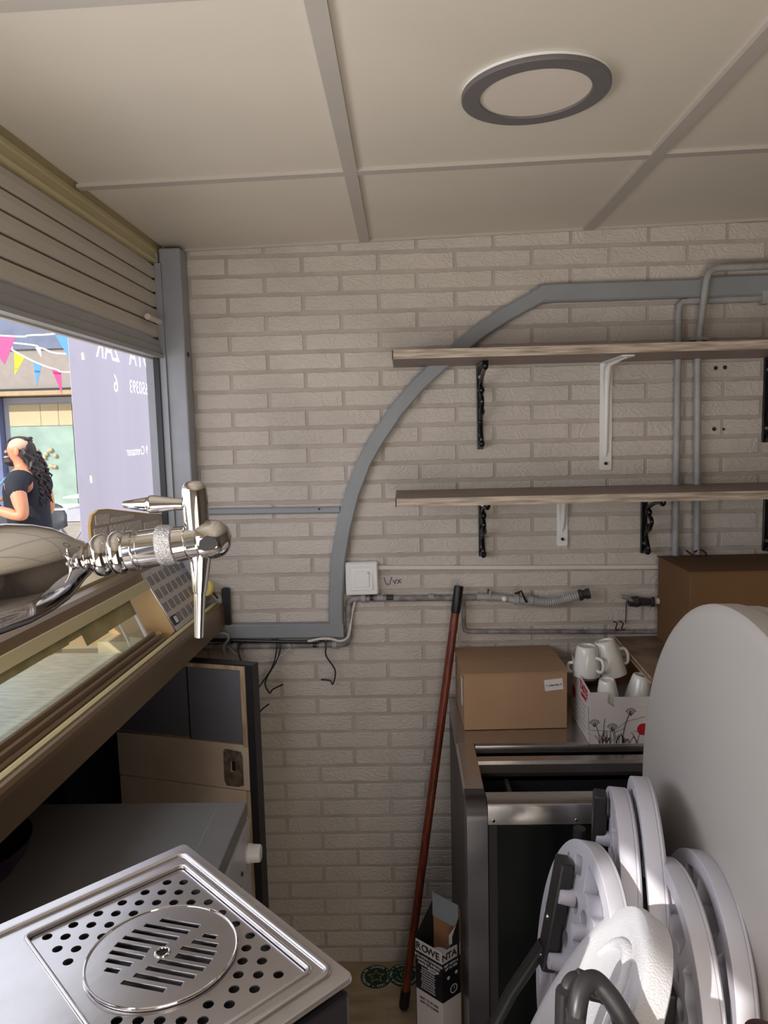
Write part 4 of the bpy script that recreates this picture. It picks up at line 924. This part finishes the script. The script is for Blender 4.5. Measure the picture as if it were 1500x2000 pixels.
def stool(c, az, el, R, label, legs, barspec, top=False):
    t = thing('folding_stool', label, 'stool', (c[0], c[1], 0), 'folded white stools stacked against the table')
    Mx = discframe(c, az, el)
    T = .030
    if not top:
        me = curve_mesh([circ(0, 0, R - .0012, 72)] + seat_holes(R), .0100, .0012, 2, 'seat_underside'); me.materials.clear(); me.materials.append(M['seat'])
        me.transform(Mx @ Matrix.Translation((0, 0, -.0112))); link('ribbed_underside', me, t)
        lath([(-.0225, .001), (-.0225, R - .001), (-.0226, R), (-T + .004, R), (-T + .001, R - .003), (-T, R - .008), (-T, .001)], Mx, 'seat', 'seat', t, 72)
        for (a, b, h) in ((.045, .075, .02), (-.02, .065, .016), (.03, -.02, .02), (-.03, -.05, .016), (.07, .02, .018)):
            hub = MB().lathe([(-.002, .013), (h, .011), (h + .001, .008)], (a, b, 0), (a, b, 1), 14)
            hub.v = [tuple(Mx @ Vector(v)) for v in hub.v]; hub.build('mounting_boss', 'seat', t, smooth=True)
    else:
        lath([(-.034, .001), (-.034, R - .006), (-.030, R), (-.008, R), (-.002, R - .004), (0, R - .012), (.0005, R - .030), (-.003, R - .036), (-.0032, .001)], Mx, 'seat', 'seattop', t, 72)
        # moulded finger recess ridge
        pts = [Mx @ Vector((.085 * math.cos(a) + .005, .105 * math.sin(a) + .012, -.002)) for a in [math.radians(20 + 130 * i / 18) for i in range(19)]]
        MB().tube(pts, [.002 + .006 * math.sin(PI * i / 18) for i in range(19)], 10).build('moulded_ridge', 'seattop', t, smooth=True)
    for (a0, b0, a1, b1, w) in barspec:
        p, q = Vector((a0, b0, .0)), Vector((a1, b1, .0)); d = (q - p).normalized(); s = Vector((-d.y, d.x, 0))
        k = .004 if not top else -.060
        mb = MB().add([Mx @ (v + Vector((0, 0, z))) for z in (k, k + .022) for v in (p - s * w, q - s * w, q + s * w, p + s * w)], [(3, 2, 1, 0), (4, 5, 6, 7), (0, 1, 5, 4), (1, 2, 6, 5), (2, 3, 7, 6), (3, 0, 4, 7)])
        mb.build('bracket_bar', 'darkgrey', t, bevel=.004)
        for f in (.55, .9):
            u = Mx @ (p.lerp(q, f) + Vector((0, 0, k + .022))); n_ = (Mx.to_3x3() @ Vector((0, 0, 1)))
            MB().lathe([(0, .0045), (.002, .003)], u, u + n_, 10).build('rivet', 'steel', t)
    for pth in legs:
        MB().tube(pth, .0105, 12).build('leg', 'darkgrey', t, smooth=True)
    return t
def sc(c, k):   # slide along the camera-independent depth: simple interpolation towards the doorway
    return c
stool((.318, 1.135, .778), 2.968, .029, .17, 'narrow-looking stool at the back, second highest, against the cooler front',
      [[(.285, 1.20, .86), (.27, 1.22, .4), (.24, 1.24, .012)], [(.288, 1.05, .80), (.285, 1.02, .4), (.28, 1.0, .012)]], [(.055, .15, .05, -.02, .016)])
stool((.361, 1.131, .797), 2.953, -.029, .17, 'highest folded stool, its rim casting a shadow on the round table',
      [[(.335, 1.20, .88), (.33, 1.24, .4), (.32, 1.25, .012)], [(.33, 1.05, .80), (.335, 1.02, .4), (.33, 1.0, .012)]], [(-.02, .13, -.02, .0, .018), (-.09, .08, -.09, -.08, .014)])
stool((.226, 1.006, .760), 3.177, .2, .17, 'folded stool nearest the cooler showing its whole ribbed underside and slanted leg',
      [[(.200, 1.065, .75), (.150, 1.07, .665), (.10, 1.06, .575), (-.20, 1.0, .012)], [(.20, .93, .70), (.16, .90, .4), (.10, .88, .012)]], [(.066, .122, .052, -.045, .019)])
stool((.349, .975, .748), 3.083, .042, .17, 'sunlit-rimmed folded stool standing in front of the table, second from right',
      [[(.330, 1.05, .80), (.32, 1.07, .4), (.30, 1.1, .012)], [(.325, .86, .74), (.32, .84, .4), (.30, .80, .012)]], [(.066, .120, .060, -.01, .018), (-.062, .05, -.055, -.12, .014)])
stool((.393, .990, .752), 3.073, .087, .17, 'rightmost folded stool lying flat against the round table',
      [[(.375, 1.06, .80), (.37, 1.08, .4), (.36, 1.1, .012)], [(.37, .88, .74), (.365, .86, .4), (.35, .82, .012)]], [(.066, .06, .060, -.05, .018), (-.055, .02, -.055, -.12, .018)])
kk = .95
s6c = Vector((0, 0, 1.54)) + (Vector((.191, .851, .796)) - Vector((0, 0, 1.54))) * kk
stool(tuple(s6c), 2.833, .568, .17 * kk, 'front folded stool tilted face-up, bright textured white seat in the sun',
      [[(.20, .87, .70), (.24, .85, .4), (.26, .83, .012)], [(.17, .74, .66), (.22, .72, .4), (.24, .70, .012)]], [(.05, .08, .05, -.08, .016)], top=True)
# stool stored upside down, only its bent tube feet rise into view
fs = thing('upturned_stool', 'upturned stool whose bent black tube feet rise in front of the white seat', 'stool', (.19, .62, 0))
def U_leg(xl, yl, xr, yr, z, r, rr=.0145):
    a = Vector((xl, yl, .06)); b = Vector((xr, yr, .06)); top = []
    for k in range(9):
        an = PI - PI * k / 8; c_ = Vector(((xl + xr) / 2, (yl + yr) / 2, z - r)); d = (Vector((xr, yr, 0)) - Vector((xl, yl, 0))).normalized()
        top.append(c_ + d * (math.cos(an) * r) + Vector((0, 0, math.sin(an) * r)))
    return MB().tube([a] + top + [b], rr, 16)
MB().tube(_sp([Vector(q) for q in [(.150, .660, .06), (.151, .660, .50), (.1525, .660, .93), (.155, .664, .968), (.163, .676, .989), (.176, .684, .993), (.188, .682, .984), (.205, .668, .962), (.26, .625, .87), (.40, .52, .55), (.46, .47, .06)]], 6), .0098, 16).build('leg_frame', 'darkgrey', fs, smooth=True)
MB().tube(_sp([Vector(q) for q in [(.143, .690, .06), (.144, .690, .50), (.1475, .690, .935), (.151, .694, .965), (.157, .700, .977), (.166, .705, .978), (.176, .705, .968), (.22, .700, .85), (.25, .70, .06)]], 6), .0075, 14).build('leg_frame', 'darkgrey', fs, smooth=True)
MB().tube(_sp([Vector(q) for q in [(.160, .645, .06), (.165, .640, .90), (.172, .640, .942), (.186, .638, .958), (.200, .636, .945), (.212, .630, .90), (.23, .62, .06)]], 6), .0085, 14).build('leg_frame', 'darkgrey', fs, smooth=True)
mb = MB().lathe([(0, .001), (0, .15), (.004, .16), (.05, .16), (.055, .155), (.055, .001)], (.19, .64, .012), (.19, .64, 1), 60); mb.build('seat', 'seat', fs, smooth=True)
kn = thing('knobbed_post', 'dark red brown knob-topped post at the bottom right corner in front of the round table', 'post', (.281, .558, 0))
MB().tube([(.281, .558, .0), (.281, .558, 1.02)], .007, 10).build('stick', 'redbrown', kn, smooth=True)
MB().lathe([(0, .006), (.006, .014), (.018, .017), (.03, .014), (.034, .004)], (.281, .558, 1.018), (.281, .558, 1.1), 20).build('knob', 'redbrown', kn, smooth=True)

# ================================================================== OUTSIDE
gr = struct(box('ground', -40, 30, -20, 60, -.26, -.20, 'paving'))
# lavender banner seen from behind
bn = thing('banner', 'translucent lavender advertising banner hanging outside, lettering seen mirrored', 'banner', (-1.08, 3.0, .3))
def ban(s): return Vector((-1.06 - .02 * math.sin(s * 2.2), 2.36 + 1.75 * s, 0))
def loops(me):
    """boundary loops of a flat mesh as 2D polygons"""
    bm = bmesh.new(); bm.from_mesh(me); bmesh.ops.remove_doubles(bm, verts=bm.verts, dist=1e-5)
    nxt = {}
    for e in bm.edges:
        if len(e.link_faces) == 1: nxt.setdefault(e.verts[0].index, []).append(e.verts[1].index); nxt.setdefault(e.verts[1].index, []).append(e.verts[0].index)
    co = {v.index: (v.co.x, v.co.y) for v in bm.verts}; bm.free(); out = []; seen = set()
    for st in nxt:
        if st in seen: continue
        lp = [st]; seen.add(st); cur = st
        while True:
            c = [q for q in nxt[cur] if q not in seen]
            if not c: break
            cur = c[0]; seen.add(cur); lp.append(cur)
        if len(lp) > 2: out.append([co[i] for i in lp])
    return out
# panel plane: local x runs towards the hatch end (-Y), local y up; lettering is right-reading from the street
YF = 4.15
BM_ = Matrix(((0, 0, 1, -1.065), (-1, 0, 0, YF), (0, 1, 0, 0), (0, 0, 0, 1)))
cut = []
for s_, y_, z_, sz in (('YDTA', 3.09, 1.855, .125), ('2AR', 2.72, 1.855, .125), ('650393', 3.02, 1.730, .072), ('6', 2.775, 1.732, .095), ('9 Cremaser', 2.96, 1.478, .05)):
    me_ = text_mesh(s_, sz, 0.0, bold=.0006); me_.transform(Matrix.Scale(-1, 4, (1, 0, 0)) @ Matrix.Identity(4)) if False else None
    me_.transform(Matrix.Translation((YF - y_, z_, 0))); cut.append((s_, me_, loops(me_)))
holes_ = [l for c in cut for l in c[2]]
plate('cloth', [[(YF - 4.12, .35), (YF - 2.395, .35), (YF - 2.395, 2.35), (YF - 4.12, 2.35)]] + holes_, .0005, BM_, 'banner', bn)
for s_, me_, lp_ in cut:
    me_.transform(BM_); me_.materials.clear(); me_.materials.append(M['bannertext']); o_ = link('lettering', me_, bn); o_['kind'] = 'stuff'
for z in (1.80, 1.40):
    MB().tube([(-1.038, 2.435, z + .012), (-1.036, 2.435, z - .012)], .007, 8).build('cable_tie', 'white', bn)
for y in (2.4, 3.6): MB().tube([(-1.07, y, 2.35), (-1.07, y, 2.60)], .006, 6).build('hanging_cord', 'white', bn)
MB().tube([(-1.07, 2.2, 2.60), (-1.07, 3.9, 2.60)], .015, 8).build('hanging_rail', 'greymetal', bn)
for y in (2.22, 3.88): MB().tube([(-1.07, y, -.2), (-1.07, y, 2.60)], .018, 8).build('rail_post', 'greymetal', bn) if y > 3.8 else None
# bunting
def bunting(pts, flags, label):
    t = thing('bunting', label, 'bunting', pts[0])
    sp = _sp([Vector(p) for p in pts], 8); MB().tube(sp, .0042, 6).build('string', 'white', t)
    for (p, q, r, m) in flags:
        P3 = [Vector(p), Vector(q), Vector(r)]; off = Vector((0, .002, 0)); mid = (P3[0] + P3[1]) / 2 + Vector((0, .02, -.01))
        MB().add(P3 + [v + off for v in P3], [(0, 1, 2), (5, 4, 3), (0, 3, 4, 1), (1, 4, 5, 2), (2, 5, 3, 0)]).build('pennant', m, t)
bunting([(-2.6, 3.2, 2.06), (-1.715, 3.2, 1.979), (-1.582, 3.2, 1.977), (-1.417, 3.2, 1.987), (-.9, 3.2, 2.06)],
        [((-1.79, 3.2, 1.985), (-1.645, 3.2, 1.978), (-1.70, 3.19, 1.855), 'pink'), ((-1.480, 3.2, 1.984), (-1.385, 3.2, 1.988), (-1.415, 3.2, 1.860), 'blue')], 'highest bunting string with a large pink and a blue pennant')
bunting([(-2.6, 3.4, 2.06), (-1.759, 3.4, 1.972), (-1.638, 3.4, 1.946), (-1.510, 3.4, 1.917), (-1.0, 3.4, 1.93)],
        [((-1.665, 3.4, 1.950), (-1.640, 3.4, 1.946), (-1.635, 3.39, 1.905), 'white')], 'middle bunting string with only a white knot tail')
bunting([(-2.6, 3.6, 2.2), (-1.95, 3.6, 2.01), (-1.873, 3.6, 1.964), (-1.813, 3.6, 1.928), (-1.74, 3.6, 1.892), (-1.667, 3.6, 1.866), (-1.598, 3.6, 1.852), (-1.2, 3.6, 1.86)],
        [((-1.866, 3.6, 1.955), (-1.818, 3.6, 1.930), (-1.868, 3.59, 1.845), 'yel'), ((-1.778, 3.6, 1.908), (-1.738, 3.6, 1.888), (-1.768, 3.6, 1.790), 'blue'), ((-1.692, 3.6, 1.874), (-1.645, 3.6, 1.858), (-1.648, 3.6, 1.748), 'pink')], 'lowest bunting string with small yellow, blue and pink pennants')
for x in (-2.62,):
    o = MB().tube([(x, 3.4, -.2), (x, 3.4, 2.25)], .03, 10).build('bunting_post', 'greymetal', smooth=True); tag(o, 'thin grey post outside holding the bunting strings', 'post')
# facade across the square, at Y = 15
K = 15 / 8
def fx(x, z): return (x * K, 1.54 + (z - 1.54) * K)
fa = thing('shop_building', 'beige shop building across the square with blue grey canopy and mint window', 'building', (-7, 15, -.2))
def fbox(name, x0, x1, z0, z1, y0, y1, m):
    a, b = fx(x0, z0), fx(x1, z1); return box(name, a[0], b[0], y0, y1, a[1], b[1], m, fa)
fbox('wall', -7.0, 1.5, .61, 3.6, 15.1, 15.5, 'facade')
fbox('upper_fascia', -7.0, 1.5, 2.05, 2.62, 14.6, 15.1, 'facade')
fbox('canopy', -7.0, 1.5, 2.46, 3.3, 14.55, 14.7, 'fascia')
fbox('awning_rail', -7.0, 1.5, 1.985, 2.03, 14.5, 15.1, 'ochre')
fbox('awning_shadow_gap', -7.0, 1.5, 2.03, 2.055, 14.52, 15.1, 'darkgrey')
fbox('window_frame', -4.31, -3.0, .62, 1.975, 15.0, 15.1, 'frame')
for x0, x1 in ((-4.245, -3.905), (-3.90, -3.71), (-3.705, -3.56), (-3.55, -3.2)): fbox('cream_panel', x0, x1, 1.67, 1.90, 14.96, 15.0, 'cream')
fbox('shop_glass', -4.245, -3.56, .78, 1.665, 14.96, 15.0, 'mint'); fbox('shop_glass', -3.55, -3.1, .78, 1.665, 14.96, 15.0, 'mint')
fbox('lavender_pier', -5.4, -4.315, .61, 1.975, 14.8, 15.1, 'lav')
random.seed(5)
for i in range(12):
    x = random.uniform(-4.05, -3.75); z = random.uniform(1.2, 1.42); a = fx(x, z)
    MB().sphere((a[0], 14.94, a[1]), .045, n=8).build('window_bauble', 'cream', fa, smooth=True)
# tables and chairs outside
def shell_chair(loc, rot, label):
    t = thing('shell_chair', label, 'chair', loc, 'charcoal shell chairs around the outdoor tables')
    Rz = Matrix.Translation(loc) @ Matrix.Rotation(rot, 4, 'Z')
    n, m2 = 12, 10; vs = []
    for i in range(n + 1):
        v = i / n
        for j in range(m2 + 1):
            u = j / m2 * 2 - 1
            if v < .5: y = -.22 + .44 * (v / .5); z = .45 + .03 * abs(u) ** 3 + (.03 * (1 - v / .5) ** 2)*-1
            else:
                k = (v - .5) / .5; y = .22 + .06 * k; z = .45 + .38 * k
            w = .24 * (1 - .25 * max(0, v - .75) / .25 * abs(1)) ; z2 = z + .10 * abs(u) ** 4 * (1 - v) - .05 * u * u * max(0, v - .7) / .3
            vs.append(Rz @ Vector((u * w, y - .04 * u * u * (1 if v > .5 else 0), z2)))
    fs_ = [(i * (m2 + 1) + j, i * (m2 + 1) + j + 1, (i + 1) * (m2 + 1) + j + 1, (i + 1) * (m2 + 1) + j) for i in range(n) for j in range(m2)]
    o = MB().add(vs, fs_).build('seat_shell', 'shell', t, smooth=True); md = o.modifiers.new('s', 'SOLIDIFY'); md.thickness = .012
    for sx, sy in ((-1, -1), (1, -1), (-1, 1), (1, 1)):
        MB().tube([Rz @ Vector((sx * .12, sy * .10, .44)), Rz @ Vector((sx * .22, sy * .22, 0))], [.018, .012], 8).build('leg', 'legwood', t, smooth=True)
def outtable(loc, w, label):
    t = thing('cafe_table', label, 'table', loc, 'outdoor cafe tables')
    x, y, z = loc; box('tabletop', x - w, x + w, y - .35, y + .35, z + .72, z + .75, 'white', t, bevel=.006)
    for s in (-1, 1):
        MB().tube([(x + s * .05, y, z + .72), (x + s * w * .8, y - .28, z)], .018, 8).build('leg', 'greymetal', t)
        MB().tube([(x + s * .05, y, z + .72), (x + s * w * .8, y + .28, z)], .018, 8).build('leg', 'greymetal', t)
def at(x, Y): return x * Y      # lateral position for a slope x/Y
outtable((-5.28, 10.6, -.2), .55, 'white topped outdoor table just right of the man')
outtable((-5.1, 12.6, -.2), .62, 'grey looking outdoor table further back by the shop window')
shell_chair((-4.93, 10.0, -.2), 0.25, 'charcoal shell chair with wooden legs, seat in view beside the man')
shell_chair((-4.60, 11.0, -.2), 2.0, 'dark shell chair partly hidden behind the banner edge')
shell_chair((-5.55, 9.8, -.2), -0.6, 'dark shell chair low behind the man at the picture edge')

# ------------------------------------------------------------------ the man outside
mn = thing('person', 'man in black T-shirt with long curly hair and shaved side, facing left', 'person', (-2.36, 4.5, -.20))
def skin_mesh(name, verts, edges, radii, m, parent, sub=2, root=0):
    me = bpy.data.meshes.new(name); me.from_pydata(verts, edges, []); o = bpy.data.objects.new(name, me); COL.objects.link(o)
    o.modifiers.new('skin', 'SKIN'); 
    if not me.skin_vertices: me.attributes  # layer is created with the modifier
    if len(me.skin_vertices) == 0:
        bm = bmesh.new(); bm.from_mesh(me); bm.verts.layers.skin.verify(); bm.to_mesh(me); bm.free()
    for i, r in enumerate(radii):
        sv = me.skin_vertices[0].data[i]; sv.radius = r if isinstance(r, tuple) else (r, r); sv.use_root = (i == root)
    sd = o.modifiers.new('sub', 'SUBSURF'); sd.levels = sub; sd.render_levels = sub
    bpy.context.view_layer.update(); dg = bpy.context.evaluated_depsgraph_get()
    m2 = bpy.data.meshes.new_from_object(o.evaluated_get(dg)); bpy.data.objects.remove(o)
    m2.materials.clear(); m2.materials.append(M[m]); m2.polygons.foreach_set('use_smooth', [True] * len(m2.polygons))
    m2.name = name; return link(name, m2, parent)
gx0, gy0, gz0 = -2.34, 4.5, -.20
def B(x, y, z): return (gx0 + x, gy0 + y, gz0 + z)     # x: negative = the way he faces; y: negative = towards the hatch
HT = 1.55 + .20   # crown height
bv = [B(.03, 0, 1.02), B(.03, 0, 1.18), B(.01, 0, 1.36), B(.02, 0, 1.50), B(.012, 0, 1.565), B(-.008, 0, 1.625), B(-.018, 0, 1.675), B(-.012, 0, 1.712),   # 0-7 spine, neck, skull
      B(.04, -.17, 1.485), B(.10, -.215, 1.275), B(-.07, -.20, 1.325), B(-.14, -.15, 1.345),      # 8-11 near arm: shoulder, elbow, wrist, palm
      B(.03, .17, 1.485), B(.05, .22, 1.26), B(-.12, .16, 1.33), B(-.19, .11, 1.35),             # 12-15 far arm
      B(.03, -.09, .92), B(.02, -.10, .50), B(.05, -.10, .09), B(-.10, -.11, .035),             # 16-19 near leg
      B(.03, .09, .92), B(.0, .10, .50), B(.03, .10, .09), B(-.12, .11, .035)]                  # 20-23
be = [(0, 1), (1, 2), (2, 3), (3, 4), (4, 5), (5, 6), (6, 7), (3, 8), (8, 9), (9, 10), (10, 11), (3, 12), (12, 13), (13, 14), (14, 15), (0, 16), (16, 17), (17, 18), (18, 19), (0, 20), (20, 21), (21, 22), (22, 23)]
br = [(.13, .10), (.12, .095), (.135, .10), (.10, .085), .05, (.058, .055), (.083, .068), (.070, .06), .055, .043, .028, (.030, .022), .055, .043, .028, (.030, .022), .085, .058, .04, .035, .085, .058, .04, .035]
skin_mesh('body', bv, be, br, 'skin', mn)
# face features, ear, beard
hc = Vector(B(-.008, 0, 1.668))
MB().lathe([(0, .014), (.010, .012), (.026, .006), (.03, .001)], hc + Vector((-.068, 0, .0)), hc + Vector((-.12, 0, -.022)), 12).build('nose', 'skin', mn, smooth=True)
MB().sphere(hc + Vector((-.052, -.038, .008)), .011, sy=.6, n=10).build('eye', 'ink', mn, smooth=True)
MB().sphere(hc + Vector((-.052, .038, .008)), .011, sy=.6, n=10).build('eye', 'ink', mn, smooth=True)
MB().sphere(hc + Vector((-.062, -.030, .026)), .016, sz=.28, sy=.9, n=10).build('eyebrow', 'hair', mn, smooth=True)
MB().sphere(hc + Vector((-.082, 0, -.040)), .018, sz=.4, n=10).build('mouth', 'skinlight', mn, smooth=True)
MB().sphere(hc + Vector((.018, -.072, -.005)), .026, sx=.62, sy=.35, sz=1.1, n=14).build('ear', 'skin', mn, smooth=True)
MB().sphere(hc + Vector((.018, .072, -.005)), .026, sx=.62, sy=.35, sz=1.1, n=14).build('ear', 'skin', mn, smooth=True)
MB().sphere(hc + Vector((-.050, 0, -.068)), .050, sx=.95, sy=1.0, sz=.62, n=16).build('beard', 'hair', mn, smooth=True)
MB().sphere(hc + Vector((.012, -.020, .028)), .064, sx=1.0, sy=.93, sz=.72, n=20).build('shaved_side', 'skinlight', mn, smooth=True)
random.seed(9)
hm = MB()
for k in range(70):
    th = random.uniform(-.9, 1.0); st = hc + Vector((-.06 + .13 * random.random(), random.uniform(-.03, .05), .062 + random.uniform(-.01, .014)))
    back = Vector((.085 + random.uniform(-.01, .02), random.uniform(-.06, .06), 0)); pts = [st]
    L_ = random.uniform(.20, .38)
    for j in range(1, 12):
        f = j / 11; z = .055 - f * L_ - .02; wob = .012 * math.sin(j * 1.9 + k)
        pts.append(hc + Vector((min(1, f * 3) * back.x + (.10 * max(0, f - .45)) + wob + st.x * 0 - (0 if f > .3 else .0), back.y + .010 * math.cos(j * 1.7 + k), z)))
    hm.tube(pts, [.010] * 3 + [.012] * 6 + [.008, .006, .003], 5)
hm.sphere(hc + Vector((.0, .010, .052)), .066, sx=1.18, sy=.72, sz=.52, n=16)
hm.sphere(hc + Vector((.062, .0, -.010)), .045, sx=.8, sy=1.3, sz=1.5, n=14)
for k in range(14):   # lock hanging in front of the far shoulder
    y_ = .06 + random.uniform(-.02, .03)
    hm.tube([hc + Vector((-.045 + .008 * math.sin(j * 1.6 + k) + random.uniform(-.004, .004), y_ - .01 * j * .3, -.04 - .022 * j)) for j in range(10)], [.011] * 8 + [.007, .003], 5)
h = hm.build('hair', 'hair', mn, smooth=True)
# shirt, trousers, fingers, details
sv = [B(.03, 0, 1.0), B(.03, 0, 1.18), B(.005, 0, 1.36), B(.02, 0, 1.505), B(.035, -.165, 1.485), B(.068, -.20, 1.375), B(.03, .165, 1.485), B(.045, .20, 1.375)]
skin_mesh('shirt', sv, [(0, 1), (1, 2), (2, 3), (3, 4), (4, 5), (3, 6), (6, 7)], [(.15, .115), (.135, .11), (.150, .118), (.095, .070), (.074, .066), .060, (.074, .066), .060], 'shirt', mn)
tv = [B(.03, 0, 1.0), B(.03, -.09, .92), B(.02, -.10, .50), B(.05, -.10, .12), B(.03, .09, .92), B(.0, .10, .50), B(.03, .10, .12)]
skin_mesh('trousers', tv, [(0, 1), (1, 2), (2, 3), (0, 4), (4, 5), (5, 6)], [(.15, .12), .10, .075, .06, .10, .075, .06], 'jeans', mn)
for s in (-1, 1):
    skin_mesh('shoe', [B(.09, s * .10, .05), B(0, s * .105, .045), B(-.13, s * .115, .035)], [(0, 1), (1, 2)], [(.045, .04), (.05, .042), (.042, .03)], 'black', mn)
for (w0, s) in ((Vector(B(-.14, -.15, 1.345)), -1), (Vector(B(-.19, .11, 1.35)), 1)):
    for k in range(4):
        yk = w0 + Vector((-.012, (k - 1.5) * .018, .004)); ln = (.058, .068, .064, .05)[k]
        skin_mesh('finger', [tuple(yk), tuple(yk + Vector((-ln * .45, 0, .004))), tuple(yk + Vector((-ln * .8, 0, -.008))), tuple(yk + Vector((-ln, 0, -.022)))], [(0, 1), (1, 2), (2, 3)], [.010, .009, .008, .007], 'skin', mn, 1)
    tk = w0 + Vector((.012, -s * .022, .008))
    skin_mesh('thumb', [tuple(tk), tuple(tk + Vector((-.025, -s * .012, .016))), tuple(tk + Vector((-.05, -s * .008, .018)))], [(0, 1), (1, 2)], [.012, .010, .008], 'skin', mn, 1)
MB().tube([Vector(B(-.055, -.198, 1.322)) + Vector((0, .030 * math.cos(a), .030 * math.sin(a))) for a in [2 * PI * i / 16 for i in range(16)]], .005, 6, closed=True).build('bracelet', 'black', mn, smooth=True)
MB().tube(_sp([Vector(B(.0, -.07, 1.56)), Vector(B(-.06, -.080, 1.51)), Vector(B(-.115, -.085, 1.44)), Vector(B(-.145, -.07, 1.36))], 5), .0045, 6).build('neck_cord', 'lblue', mn)
MB().add([Vector(B(-.025 + x, -.128 + abs(x) * .1, 1.455 + z)) for x, z in ((-.025, -.018), (-.030, .020), (-.012, .012), (.0, .022), (.012, .012), (.032, .018), (.026, -.014), (.010, -.008), (.0, -.020), (-.012, -.008))], [tuple(range(10))]).build('shirt_emblem', 'white', mn)
